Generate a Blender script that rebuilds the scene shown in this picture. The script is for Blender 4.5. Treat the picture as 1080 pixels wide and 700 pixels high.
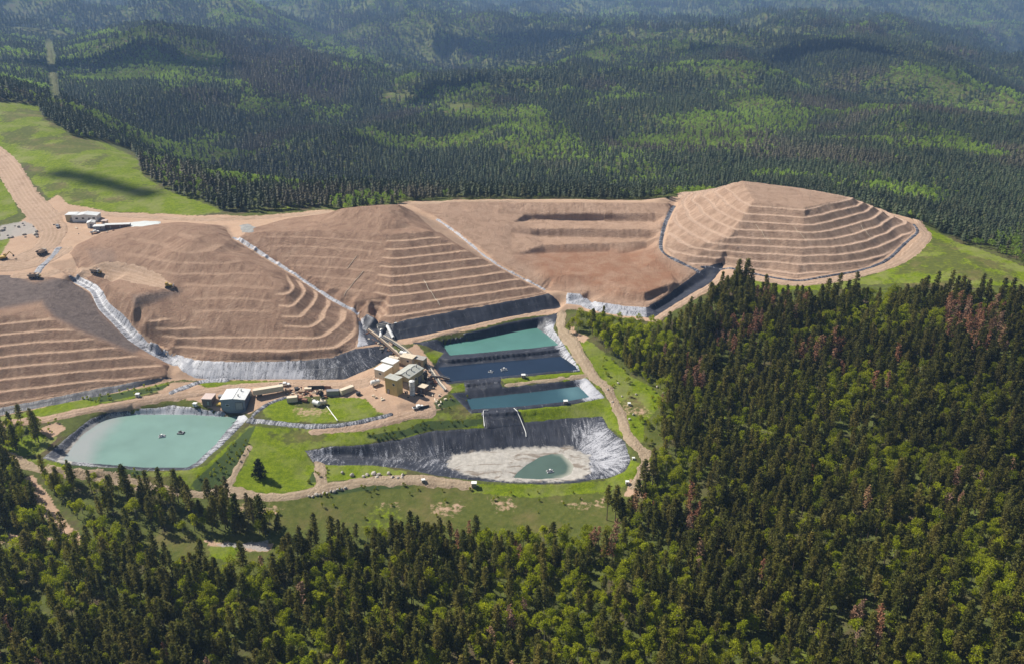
import bpy, bmesh, math, random
import numpy as np
from mathutils import Vector, Matrix
from mathutils.geometry import delaunay_2d_cdt

random.seed(7)
RNG = np.random.default_rng(7)
for o in list(bpy.data.objects):
    bpy.data.objects.remove(o)
SC = bpy.context.scene
COL = SC.collection

# ------------------------------------------------------------------ camera, sky, sun, exposure
CAM_Z = 220.0
FPX = 900.0                                   # focal length in photograph pixels (1080 wide)
PITCH = math.atan(410.0 / 900.0)
CP, SP = math.cos(PITCH), math.sin(PITCH)
cam = bpy.data.cameras.new('camera')
cam.sensor_width = 36.0
cam.lens = 36.0 * FPX / 1080.0
cam.clip_start = 1.0
cam.clip_end = 40000.0
camo = bpy.data.objects.new('camera', cam)
camo.location = (0, 0, CAM_Z)
camo.rotation_euler = (math.pi / 2 - PITCH, 0, 0)
COL.objects.link(camo)
SC.camera = camo

SUN_DIR = Vector((-0.88, 0.48, 0.96)).normalized()      # towards the sun
SUN_EL = math.asin(SUN_DIR.z)
SUN_AZ = math.atan2(SUN_DIR.x, SUN_DIR.y)
world = bpy.data.worlds.new('World')
SC.world = world
world.use_nodes = True
wn = world.node_tree
sky = wn.nodes.new('ShaderNodeTexSky')
sky.sky_type = 'NISHITA'
sky.sun_disc = False
sky.sun_elevation = SUN_EL
sky.sun_rotation = SUN_AZ
sky.air_density = 1.0
bg = wn.nodes['Background']
bg.inputs['Strength'].default_value = 0.055
wn.links.new(sky.outputs[0], bg.inputs['Color'])
sun = bpy.data.lights.new('sun', 'SUN')
sun.energy = 5.0
sun.angle = math.radians(0.5)
sun.color = (1.0, 0.95, 0.86)
suno = bpy.data.objects.new('sun', sun)
suno.rotation_euler = SUN_DIR.to_track_quat('Z', 'Y').to_euler()
suno.location = (-600, 300, 700)
COL.objects.link(suno)
SC.view_settings.view_transform = 'Standard'
SC.view_settings.look = 'None'
SC.view_settings.exposure = 0.48
SC.view_settings.gamma = 1.0
SC.view_settings.use_curve_mapping = False
SC.render.engine = 'CYCLES'
SC.cycles.use_denoising = True
SC.cycles.max_bounces = 5
SC.cycles.diffuse_bounces = 3
SC.cycles.volume_bounces = 1
SC.cycles.transparent_max_bounces = 8

# ------------------------------------------------------------------ photograph pixel <-> place
def ray(u, v):
    dx = u - 540.0
    up = 350.0 - v
    return dx, FPX * CP + up * SP, -FPX * SP + up * CP

def at_z(u, v, z):
    dx, dy, dz = ray(u, v)
    t = (z - CAM_Z) / dz
    return (dx * t, dy * t, z)

def at_t(u, v, t):
    dx, dy, dz = ray(u, v)
    return (dx * t, dy * t, CAM_Z + dz * t)

def proj(x, y, z):
    zz = z - CAM_Z
    d = y * CP - zz * SP
    up = y * SP + zz * CP
    d = np.maximum(d, 1e-3)
    return 540.0 + FPX * x / d, 350.0 - FPX * up / d, d

# ------------------------------------------------------------------ noise
def _hash(ix, iy, seed):
    h = (ix.astype(np.int64) * 374761393 + iy.astype(np.int64) * 668265263 + seed * 1442695041) & 0x7fffffff
    h = (h ^ (h >> 13)) * 1274126177 & 0x7fffffff
    h = h ^ (h >> 16)
    return (h & 0xffff) / 65535.0

def vnoise(x, y, seed=0):
    x = np.asarray(x, float); y = np.asarray(y, float)
    ix = np.floor(x); iy = np.floor(y)
    fx = x - ix; fy = y - iy
    fx = fx * fx * (3 - 2 * fx); fy = fy * fy * (3 - 2 * fy)
    a = _hash(ix, iy, seed); b = _hash(ix + 1, iy, seed)
    c = _hash(ix, iy + 1, seed); d = _hash(ix + 1, iy + 1, seed)
    return (a * (1 - fx) + b * fx) * (1 - fy) + (c * (1 - fx) + d * fx) * fy

def fbm(x, y, scale, octs=4, seed=0, gain=0.5):
    """about -1..1"""
    s = 0.0; a = 1.0; n = 0.0
    for k in range(octs):
        s = s + a * (vnoise(x / scale + 17.3 * k, y / scale - 9.1 * k, seed + k) * 2 - 1)
        n += a
        a *= gain; scale *= 0.5
    return s / n

def sstep(a, b, x):
    t = np.clip((x - a) / (b - a), 0, 1)
    return t * t * (3 - 2 * t)

# ------------------------------------------------------------------ polygons
def poly_sd(px, py, poly):
    """signed distance to a polygon, positive inside"""
    P = np.asarray(poly, float)[:, :2]
    d2 = np.full(px.shape, 1e18)
    inside = np.zeros(px.shape, bool)
    n = len(P)
    for i in range(n):
        x0, y0 = P[i]; x1, y1 = P[(i + 1) % n]
        ex, ey = x1 - x0, y1 - y0
        L = ex * ex + ey * ey + 1e-12
        t = np.clip(((px - x0) * ex + (py - y0) * ey) / L, 0, 1)
        qx = px - x0 - t * ex; qy = py - y0 - t * ey
        d2 = np.minimum(d2, qx * qx + qy * qy)
        if y0 != y1:
            c = ((y0 > py) != (y1 > py)) & (px < ex * (py - y0) / (y1 - y0) + x0)
            inside ^= c
    d = np.sqrt(d2)
    return np.where(inside, d, -d)

def line_d(px, py, pts):
    """distance to a polyline and parameter"""
    P = np.asarray(pts, float)
    d2 = np.full(px.shape, 1e18)
    for i in range(len(P) - 1):
        x0, y0 = P[i][:2]; x1, y1 = P[i + 1][:2]
        ex, ey = x1 - x0, y1 - y0
        L = ex * ex + ey * ey + 1e-12
        t = np.clip(((px - x0) * ex + (py - y0) * ey) / L, 0, 1)
        qx = px - x0 - t * ex; qy = py - y0 - t * ey
        d2 = np.minimum(d2, qx * qx + qy * qy)
    return np.sqrt(d2)

def spline(pts, n=6):
    """Catmull-Rom through points of any dimension"""
    P = [np.asarray(p, float) for p in pts]
    if len(P) < 3:
        return [tuple(p) for p in P]
    Q = [2 * P[0] - P[1]] + P + [2 * P[-1] - P[-2]]
    out = []
    for i in range(1, len(Q) - 2):
        for k in range(n):
            t = k / n
            a, b, c, d = Q[i - 1], Q[i], Q[i + 1], Q[i + 2]
            out.append(0.5 * ((2 * b) + (c - a) * t + (2 * a - 5 * b + 4 * c - d) * t * t + (3 * b - a - 3 * c + d) * t ** 3))
    out.append(P[-1])
    return [tuple(p) for p in out]

# ------------------------------------------------------------------ terrain: control points
COARSE = []          # world (x,y,z)
def cz(*pts):
    for u, v, z in pts: COARSE.append(at_z(u, v, z))
def ct(*pts):
    for u, v, t in pts: COARSE.append(at_t(u, v, t))
def cw(*pts):
    COARSE.extend(pts)

# near ground
cz((-250, 700, 0), (0, 690, 0), (270, 690, -1), (540, 690, -2), (800, 690, 3), (1080, 690, 12), (1300, 690, 20),
   (0, 600, 2), (270, 600, 2), (540, 600, 2), (800, 600, 7), (1080, 600, 18), (1300, 600, 28),
   (-200, 540, 4), (100, 540, 5), (300, 560, 4), (500, 550, 3), (660, 540, 6), (800, 500, 12), (950, 480, 19), (1080, 500, 26),
   (1300, 480, 36), (760, 430, 17), (860, 400, 24), (1000, 380, 34), (1080, 400, 36), (690, 400, 18), (650, 350, 25),
   (720, 330, 32), (780, 320, 36), (850, 310, 37), (1000, 300, 42), (1080, 300, 44), (1250, 300, 50), (1030, 262, 45), (1080, 276, 45))
cw((-300, 150, 5), (0, 150, 0), (300, 150, 12), (0, 60, 5), (-300, 40, 10), (300, 40, 20))
# mine averages
cz((-120, 480, 10), (0, 447, 14), (150, 440, 12), (250, 420, 16), (350, 440, 15), (430, 405, 19), (560, 420, 14.5), (560, 480, 7),
   (560, 355, 21), (500, 322, 32), (600, 310, 34), (700, 312, 34), (620, 270, 40), (620, 220, 50), (430, 216, 55), (300, 228, 54),
   (200, 232, 53), (100, 230, 52), (50, 250, 49.5), (20, 290, 46), (-80, 300, 46), (-100, 360, 38), (100, 300, 43), (200, 330, 36), (300, 380, 24),
   (800, 250, 52), (705, 250, 45))
# ridge crest on the left
cz((15, 185, 57), (0, 162, 60), (-60, 160, 62), (125, 215, 54), (230, 223, 54), (160, 195, 57), (60, 165, 63), (110, 165, 62),
   (0, 120, 72), (60, 128, 68), (-100, 120, 76))
# the valley behind and the forested hills
ct((60, 106, 1.02), (56, 80, 1.5), (52, 52, 2.2), (-80, 80, 1.5), (-200, 50, 2.0))
ct((240, 205, 0.98), (330, 205, 1.0), (450, 200, 0.98), (600, 200, 0.95), (700, 198, 0.93), (900, 190, 0.95), (1000, 215, 0.86), (1080, 255, 0.72), (1200, 260, 0.75))
ct((160, 150, 1.12), (250, 160, 1.22), (350, 160, 1.22), (450, 165, 1.25), (560, 160, 1.22), (700, 160, 1.2), (850, 160, 1.18), (1000, 170, 1.1), (1100, 200, 0.98), (1250, 200, 1.0))
ct((130, 90, 1.55), (180, 75, 1.75), (250, 48, 2.0), (310, 58, 1.95), (380, 85, 1.8), (440, 115, 1.65), (300, 100, 1.62), (200, 110, 1.45), (500, 125, 1.6),
   (600, 120, 1.55), (720, 115, 1.55), (850, 120, 1.5), (960, 125, 1.5), (1050, 150, 1.3))
ct((100, 45, 2.6), (180, 45, 2.7), (400, 70, 2.7), (470, 88, 2.4), (560, 80, 2.3), (650, 65, 2.4), (760, 50, 2.45), (850, 56, 2.35), (930, 72, 2.2), (1010, 100, 1.9), (1045, 108, 1.95))
ct((1070, 85, 3.4), (1000, 60, 3.3), (950, 42, 3.3), (860, 40, 3.5), (720, 40, 3.3), (600, 52, 3.1), (500, 58, 3.1), (420, 48, 3.2),
   (1020, 36, 4.0), (1120, 60, 4.2), (1300, 90, 2.5))
ct((50, 10, 3.1), (150, 3, 3.2), (210, 8, 3.3), (265, 22, 3.5), (330, 34, 3.6), (0, 25, 2.8), (-150, 10, 3.0), (-300, 20, 2.6), (100, 30, 2.9),
   (410, 6, 4.1), (370, 18, 4.0), (450, 16, 4.2), (500, 34, 3.9), (410, 26, 3.7))
ct((310, 5, 5.8), (540, 26, 4.7), (620, 18, 5.2), (720, 14, 5.2), (800, 10, 5.6), (880, 22, 4.8), (980, 22, 4.6), (1080, 14, 5.2), (700, 2, 6.6), (900, 2, 6.4), (560, 4, 6.6), (450, -6, 7.5), (1100, 0, 6.6))
cw((-4500, 8000, -130), (0, 8500, -190), (4500, 8000, -190), (-6000, 12000, -150), (0, 13000, -190), (6000, 12000, -170), (-3500, 3000, 20), (4500, 4000, -120), (-2000, 1000, 60), (2000, 900, 20),
   (9000, 9000, -180), (-9000, 9000, -150), (1200, 500, 60), (-1200, 500, 70), (-1200, 100, 40), (1200, 100, 50), (0, -200, 30))

def _tp(x, y):
    yy = np.sqrt(np.asarray(y, float) ** 2 * (np.asarray(y) > 0) + 160.0 ** 2)
    return np.asarray(x, float) / yy, np.log(yy) * 1.3

_cx = np.array(COARSE)
_a, _b = _tp(_cx[:, 0], _cx[:, 1])
def _phi(r2):
    return 0.5 * r2 * np.log(r2 + 1e-12)
_n = len(_a)
_K = _phi((_a[:, None] - _a[None]) ** 2 + (_b[:, None] - _b[None]) ** 2) + np.eye(_n) * 0.0008
_P = np.stack([np.ones(_n), _a, _b], 1)
_M = np.block([[_K, _P], [_P.T, np.zeros((3, 3))]])
_w = np.linalg.solve(_M, np.concatenate([_cx[:, 2], np.zeros(3)]))

def coarse_raw(x, y):
    x = np.asarray(x, float); y = np.asarray(y, float)
    shp = x.shape
    a, b = _tp(x.ravel(), y.ravel())
    out = np.empty(a.shape)
    for i in range(0, len(a), 60000):
        s = slice(i, i + 60000)
        r2 = (a[s, None] - _a[None]) ** 2 + (b[s, None] - _b[None]) ** 2
        out[s] = _phi(r2) @ _w[:_n] + _w[_n] + a[s] * _w[_n + 1] + b[s] * _w[_n + 2]
    return out.reshape(shp)

def coarse(x, y):
    z = coarse_raw(x, y)
    y = np.asarray(y, float)
    # ravines and spurs on the distant hills, none near the mine
    far = sstep(720, 1500, y)
    rough = fbm(x, y, 520, 4, 11)
    ridg = 1 - np.abs(fbm(x + 300, y, 900, 4, 31)) * 2
    far = far * (1 - 0.9 * np.exp(-((np.asarray(x) / np.maximum(y, 50) + 0.52) / 0.06) ** 2) * (y < 2400))
    spur = 1 - np.abs(fbm(x * 1.5 + y * 0.5, y * 0.8 - x * 0.4, 460, 3, 61)) * 2
    z = z + far * (rough * 20 + (ridg - 0.45) * 44 + (spur - 0.5) * 46) * np.clip(y / 1900, 0.7, 1.7)
    z = z + fbm(x, y, 60, 3, 5) * 1.0
    return z

# ------------------------------------------------------------------ terrain: the mine, broken lines
LINES = []
def L(*pts):
    LINES.append([at_z(u, v, z) for u, v, z in pts])
def LW(*pts):
    LINES.append([tuple(map(float, p)) for p in pts])

# heap at the far left
HL_TOE = [(-60, 446, 14), (0, 429, 16), (100, 409, 18), (175, 395, 21)]
HL_HIP = [(46, 324, 42), (57, 336, 39.5), (85, 350, 35.5), (120, 364, 30.5), (140, 372, 27.5), (172, 384, 23.5), (175, 395, 21)]
L(*HL_TOE); L(*HL_HIP)
L((-60, 344, 42), (0, 333, 42), (46, 324, 42))
L((-60, 336, 42), (0, 327, 42.4), (44, 318, 42.6), (56, 306, 43.6), (66, 297, 44.6))
L((-60, 318, 44), (0, 308, 44.6), (36, 304, 44.6), (58, 298, 44.8))
L((-60, 457, 12.5), (0, 437, 14), (100, 417, 16), (165, 403, 18), (181, 399, 19))
L((75, 297, 41.5), (94, 309, 39.6), (105, 327, 36.0), (120, 342, 32.3), (136, 358, 28.2), (158, 371, 24.6), (180, 384, 21.8))
L((79, 295, 41), (100, 307, 38.9), (110, 325, 35.6), (125, 340, 32), (141, 357, 28), (161, 368, 24.4), (185, 379, 21.5))
L((86, 294, 42.5), (105, 304, 40.5), (116, 322, 37.6), (132, 337, 34.2), (148, 352, 30.2), (167, 364, 26.2), (190, 375, 24))
# heap in front of the office yard (rounded)
HA_TOE = [(190, 375, 24), (212, 379, 24), (238, 380, 24), (290, 380, 24), (320, 379, 24), (350, 376, 24.5), (374, 367, 25.5), (378, 350, 27), (377, 334, 29)]
L(*HA_TOE)
L((86, 270, 48.5), (100, 256, 51.5), (130, 246, 56), (175, 238, 60), (215, 238, 61), (243, 252, 56))
L((70, 268, 47.5), (80, 258, 48.5), (108, 245, 51), (140, 238, 52.5), (190, 234, 53.5), (240, 238, 54.5))
L((105, 284, 46), (130, 286, 46), (160, 293, 46), (180, 302, 46), (165, 307, 46), (142, 313, 46), (112, 300, 45.5))
L((140, 327, 41), (165, 321, 41.3), (190, 313, 42.6))
L((86, 284, 46), (105, 284, 46))
L((110, 277, 49.5), (150, 280, 49.5), (185, 297, 46.2))
L((154, 338, 37.5), (193, 348, 33.5), (246, 353, 31.2), (287, 352, 31.2), (317, 348, 32.5))
L((158, 357, 31.5), (190, 369, 26), (243, 374, 26.4), (300, 374, 26.6), (345, 370, 26.6))
L((300, 301, 46), (307, 325, 40), (317, 337, 36.5), (329, 348, 33), (342, 359, 29.5), (358, 370, 26.4))
L((200, 300, 45), (250, 310, 43.5), (285, 312, 43))
L((200, 262, 56.5), (240, 272, 53.5), (275, 284, 50), (300, 301, 46))
L((244, 252, 54), (300, 286, 43), (350, 318, 33), (376, 332, 28.5))
L((247, 251, 53.5), (302, 284.5, 42.3), (352, 316.5, 32.3), (378, 331, 28))
L((252, 250, 55), (304, 282, 44), (354, 314, 34.5), (382, 330, 30))
# heap in the middle (pyramid with the dark terraced face)
HC_TOE = [(387, 330, 31), (412, 341, 30), (430, 336, 30.5), (480, 327, 31), (540, 316, 31.5), (577, 309, 32)]
L(*HC_TOE)
L((408, 247, 58), (387, 330, 31))
def ruled(top, bot, n):
    """straight lines down a plane face between two edges"""
    T = [np.array(at_z(*p)) for p in top]; B = [np.array(at_z(*p)) for p in bot]
    def along(P, f):
        d = [np.linalg.norm(P[i + 1] - P[i]) for i in range(len(P) - 1)]; s = f * sum(d)
        for i, q in enumerate(d):
            if s <= q or i == len(d) - 1: return P[i] + (P[i + 1] - P[i]) * min(1, s / q)
            s -= q
    for k in range(1, n):
        LINES.append([tuple(along(T, k / n)), tuple(along(B, k / n))])
ruled([(408, 247, 58), (455, 244, 58)], HC_TOE, 7)
ruled([(268, 246, 56), (330, 243, 57.5), (408, 247, 58)], [(256, 253, 54.2), (304, 282, 44), (354, 314, 34.5), (386, 330.5, 31)], 10)
L((408, 247, 58), (455, 244, 58), (577, 309, 32))
L((268, 246, 56), (330, 243, 57.5), (408, 247, 58))
L((300, 243, 56.6), (360, 240, 58.6), (400, 243, 58.8), (440, 240, 58.4))
L((330, 232, 57), (362, 220, 64), (392, 217, 66), (420, 216, 66), (428, 230, 61))
L((408, 226, 64), (418, 232, 62.5))
# ditch between the middle heap and the stepped fill
L((424, 218, 56), (457, 233, 52), (482, 251, 47), (514, 276, 41.5), (542, 292, 36.5), (573, 307, 32))
L((428, 217, 55.4), (461, 232, 51.4), (486, 250, 46.4), (518, 275, 41), (546, 291, 36), (576, 306, 31.6))
L((432, 216, 56), (466, 231, 52.5), (491, 249, 47.8), (523, 274, 42.2), (551, 290, 37.2), (581, 305, 33))
# stepped fill
L((430, 215, 56), (475, 213, 55), (520, 212, 54.5), (600, 213, 54), (705, 213, 53))
L((345, 225, 56), (300, 228, 55), (270, 231.5, 54), (200, 232, 53.5), (125, 227, 53))
L((553, 226.5, 48.8), (620, 225.5, 49.1), (688, 225.5, 49.1), (704, 217, 51))
L((556, 232.5, 45.2), (620, 233, 44.2), (691, 235, 44.2))
L((520, 225, 50.5), (535, 233, 48.5), (560, 241.5, 45.4), (620, 241.5, 45.3), (685, 242.5, 45.3))
L((500, 232, 50), (530, 244, 46), (568, 250, 40.7), (620, 251, 40.5), (688, 252, 40.6))
L((573, 258.5, 41.6), (642, 256.5, 41.6), (682, 254.5, 41.6))
L((576, 267.5, 37.4), (642, 266, 37.3), (654, 269, 37.3), (682, 263, 37.6))
L((540, 268, 41.5), (560, 275, 39.5), (600, 283, 37.4), (680, 285, 37.6), (715, 290, 37.6))
L((585, 291, 37.2), (608, 290, 37.9), (631, 292, 37.9), (654, 302, 37.9), (680, 309, 37.9), (710, 298, 38.2))
L((582, 303, 33.8), (612, 303, 33.8), (637, 309, 33.8), (645, 313, 33.8), (680, 318, 33.8), (704, 308, 35))
L((582, 308, 33), (610, 310, 33), (630, 318, 32.8), (660, 322, 32.8), (682, 323.5, 33), (700, 313, 34.6), (735, 287, 37))
L((590, 322, 30.5), (604, 318, 29.5), (620, 318, 29.5), (632, 327, 30.6), (660, 332, 30.8), (682, 334, 31), (688, 335, 31.5), (716, 318, 33), (748, 299, 35), (762, 281, 37.5))
L((690, 329, 29.8), (716, 312, 31.5), (744, 294, 34))
L((692, 339, 32), (726, 317, 33.5), (757, 298, 36))
# pyramid at the right
HD_TOE = [(715, 217, 50), (706, 235, 47.5), (701, 261, 43), (712, 272, 41), (735, 283, 38.5), (764, 279, 39), (795, 286, 38.5), (839, 294, 38), (880, 288, 39), (912, 282, 40),
          (934, 272, 41.5), (953, 255, 44), (965, 244, 46), (962, 236, 47.5)]
L(*HD_TOE)
L((708, 218, 50), (699, 236, 47.3), (694, 260, 42.8), (705, 272, 40.5), (730, 284, 38))
L((711, 217, 49), (702, 235, 46.5), (697, 261, 42), (708, 273, 39.8), (733, 285, 37.3))
L((735, 209, 57), (783, 191, 70), (795, 212, 67), (849, 219, 66), (899, 209, 65), (833, 197, 68), (783, 191, 70))
L((795, 212, 67), (770, 250, 53), (764, 279, 39))
L((849, 219, 66), (847, 233, 60.5), (846, 252, 52.5), (846, 271, 45.5), (839, 294, 38))
L((735, 209, 57), (715, 217, 50))
L((899, 209, 65), (925, 220, 57), (945, 232, 51), (962, 239, 47.5))
LW((125, 630, 48), (180, 648, 46), (235, 625, 45), (268, 590, 45))
# right haul road round the pyramid and grass
L((764, 288, 38), (786, 294, 38), (836, 297, 37.6), (896, 290, 38.5), (940, 276, 41), (962, 260, 43.5), (973, 247, 45.5), (966, 236, 47))
L((766, 297, 37), (786, 299, 37.4), (836, 302, 37), (900, 294, 38), (948, 280, 40.5), (972, 262, 43.3), (980, 246, 45.3), (972, 233, 46.5))
# liners below the heaps
L((206, 399, 18), (238, 400.5, 17.5), (320, 400.5, 17.5), (362, 400, 18), (390, 388, 20), (415, 374, 22))
L((378, 335, 26), (382, 345, 24), (386, 356, 24), (395, 364, 25))
L((395, 333, 27.5), (400, 345, 25), (404, 360, 24))
L((413, 358, 24.5), (430, 356, 24.5), (480, 346, 25), (540, 333, 25.5), (590, 324, 26))
L((432, 360, 24.5), (480, 350, 24.7), (540, 337, 25.3), (590, 328, 26))
L((440, 362, 24), (490, 353, 24), (545, 339, 24.5), (582, 333, 25.3), (583, 347, 24.3), (593, 363, 21.5), (610, 388, 18.6))
W1 = [(466, 364), (490, 360), (530, 353), (566, 346), (578, 354), (590, 364), (560, 367.5), (530, 370), (500, 373), (475, 375)]
W2 = [(461, 388), (500, 384), (550, 380), (592, 376), (607, 386), (610, 390.5), (580, 392), (530, 397), (500, 400), (475, 402.5)]
W3 = [(492, 421), (530, 417), (575, 412), (610, 407.5), (616, 413), (622, 419), (592, 424), (550, 428.5), (497, 432)]
W4 = [(66, 486), (76, 472), (88, 458), (110, 442.5), (140, 437), (200, 437), (253, 440), (240, 453), (229, 467), (207, 488), (197, 493), (150, 493), (100, 489)]
W5 = [(541, 504), (547, 497), (557, 489), (570, 482), (582, 479), (593, 479), (600, 485), (605, 492), (602, 500), (592, 504), (570, 505.5)]
WATER = [('teal', W1, 20.0), ('navy', W2, 18.0), ('slate', W3, 14.5), ('pale', W4, 11.0), ('dull', W5, 5.1)]
for _, w_, z_ in WATER:
    L(*[(u, v, z_) for u, v in w_ + w_[:1]])
L((468, 377.5, 20.3), (530, 372.5, 20.3), (593, 366, 20.3))
L((465, 386, 18.1), (530, 380.6, 18.1), (590, 375.5, 18.1))
L((470, 405, 18), (491, 403, 18), (527, 399.5, 18), (580, 394.5, 18), (614, 391.5, 18.2))
L((490, 406, 17.7), (530, 404.5, 17.7), (580, 399, 17.7), (620, 394, 18.2))
L((491, 412, 17), (530, 407.5, 17.5), (580, 402, 17.5), (618, 398, 17.6), (638, 419, 15.4), (595, 427, 15.2), (548, 431, 15.2), (497, 434.5, 15.2), (478, 416, 17))
L((512, 450, 11.5), (510, 434.5, 15))
# lower pond
P5_RIM = [(322, 475, 10.5), (350, 470, 11), (380, 469, 11), (425, 462, 11.2), (455, 454, 11.8), (510, 451, 11.4), (555, 445, 11.4), (592, 441, 11.6), (635, 439, 12), (642, 452, 11), (659, 466, 10),
          (665, 485, 9), (660, 496, 8), (642, 503, 7.2), (605, 508, 6.9), (570, 509.5, 6.8), (540, 508.5, 6.8), (505, 506, 6.8), (475, 503, 6.9), (455, 500, 7), (425, 493, 7.3), (390, 490, 7.6), (350, 490, 8), (330, 487, 8.5)]
L(*(P5_RIM + P5_RIM[:1]))
L((345, 480, 8), (360, 481, 7), (400, 484, 6), (450, 487, 5.4), (487, 478, 5.2), (550, 473, 5.2), (610, 473.5, 5.2), (630, 485, 5.4), (620, 496, 5.3), (592, 505, 5.4), (530, 505, 5.5), (470, 498, 5.5), (420, 488.5, 6))
L((470, 486, 5.4), (520, 486, 5.7), (540, 488, 5.5))
# left pond
P4_RIM = [(45, 482, 12.4), (72, 460, 13), (95, 441, 13.6), (120, 432.5, 14), (162, 429.5, 14), (182, 427, 14), (208, 430, 14), (257, 437, 13.4), (262, 441, 13), (236, 467, 12.4), (212, 489, 12.3), (200, 495, 12.3), (150, 495, 12.3), (75, 488.5, 12.3)]
L(*(P4_RIM + P4_RIM[:1]))
L((270, 446, 12.8), (246, 468, 12.4), (224, 489, 12.2), (206, 499, 12.2), (150, 499, 12), (60, 491, 12))
# road along the front
R_FRONT = [(-60, 478, 12), (8, 482, 11), (22, 489, 10.5), (60, 495, 9.6), (100, 500, 9.2), (130, 508, 8.8), (170, 516, 8.6), (212, 521, 8.3), (240, 517, 8.5), (270, 522, 8), (300, 523, 7.8), (325, 519, 7.8), (350, 512, 7.6), (380, 508, 7.4), (420, 505, 7.2), (460, 507, 6.9), (495, 511, 6.6)]
L(*R_FRONT)
L((-60, 486, 11.5), (22, 496, 10), (100, 507, 8.4), (170, 524, 7.5), (250, 528, 7), (310, 530, 6.8), (360, 521, 6.2), (420, 515, 5.8), (500, 518, 5.4), (580, 519, 5.2), (640, 513, 5.8), (666, 516, 6.6))
L((-60, 470, 12.6), (0, 474, 12.2), (22, 482, 11.4))
# upper left road
R_UP = [(-60, 458, 13), (0, 447, 14.3), (50, 441, 15), (87, 432.5, 15.5), (140, 424, 16), (175, 417, 16.6), (215, 414, 17), (250, 412, 17.2), (300, 409, 17.4), (345, 407, 17.8), (385, 402, 19)]
L(*R_UP)
# yard / plant
L((230, 432, 15), (262, 434, 15), (300, 428, 16), (350, 425, 16.6), (395, 420, 18), (420, 415, 19))
L((385, 395, 19.6), (405, 384, 21), (440, 366, 23.5), (455, 378, 21), (462, 395, 19), (476, 408, 18), (458, 424, 17.5), (420, 427, 18))
L((400, 431, 17), (430, 430, 16.6), (455, 432, 16.2), (470, 430, 16.5), (478, 420, 16.8))
L((262, 444, 14), (285, 445, 14.2), (310, 447.5, 14.2), (340, 449.5, 14.4), (365, 448.5, 14.8), (390, 443, 15.4), (412, 437, 16))
L((262, 440, 14.8), (290, 441, 15), (330, 444.5, 15), (360, 445, 15.3), (385, 440, 16))
L((270, 450, 13.6), (310, 452, 13.4), (345, 454, 13.4), (375, 452, 14), (400, 447, 15), (430, 440.5, 15.6), (460, 433, 16))
# road on the right
R_RIGHT = [(590, 329, 26), (592, 336, 26), (591, 346, 25), (604, 360, 23.5), (612, 375, 21.5), (625, 395, 18.6), (641, 410, 16.8), (652, 432, 14.5), (662, 457, 12.4), (671, 468, 11.5), (682, 480, 10), (681, 494, 9), (669, 511, 7.5)]
L(*R_RIGHT)
L((648, 418, 15.6), (640, 428, 14.2), (652, 452, 12), (664, 467, 11), (672, 482, 10), (667, 496, 8.8), (650, 507, 7.2))
# haul roads on the left
R_HAUL = [(-20, 140, 64), (0, 163, 60), (15, 185, 57), (25, 207, 54), (42, 225, 52.5), (56, 244, 50), (48, 260, 48.5), (15, 272, 47.5), (-40, 276, 47.5)]
L(*R_HAUL)
L((0, 287, 46), (30, 284, 46), (50, 278, 46.8), (65, 268, 47.5))
L((70, 290, 45.5), (90, 285, 46), (105, 284, 46))

X0, X1, Y0, Y1, ST = -500.0, 470.0, 268.0, 742.0, 0.55
GX = np.arange(X0, X1, ST); GY = np.arange(Y0, Y1, ST)
NX, NY = len(GX), len(GY)
MX, MY = np.meshgrid(GX, GY)

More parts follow.
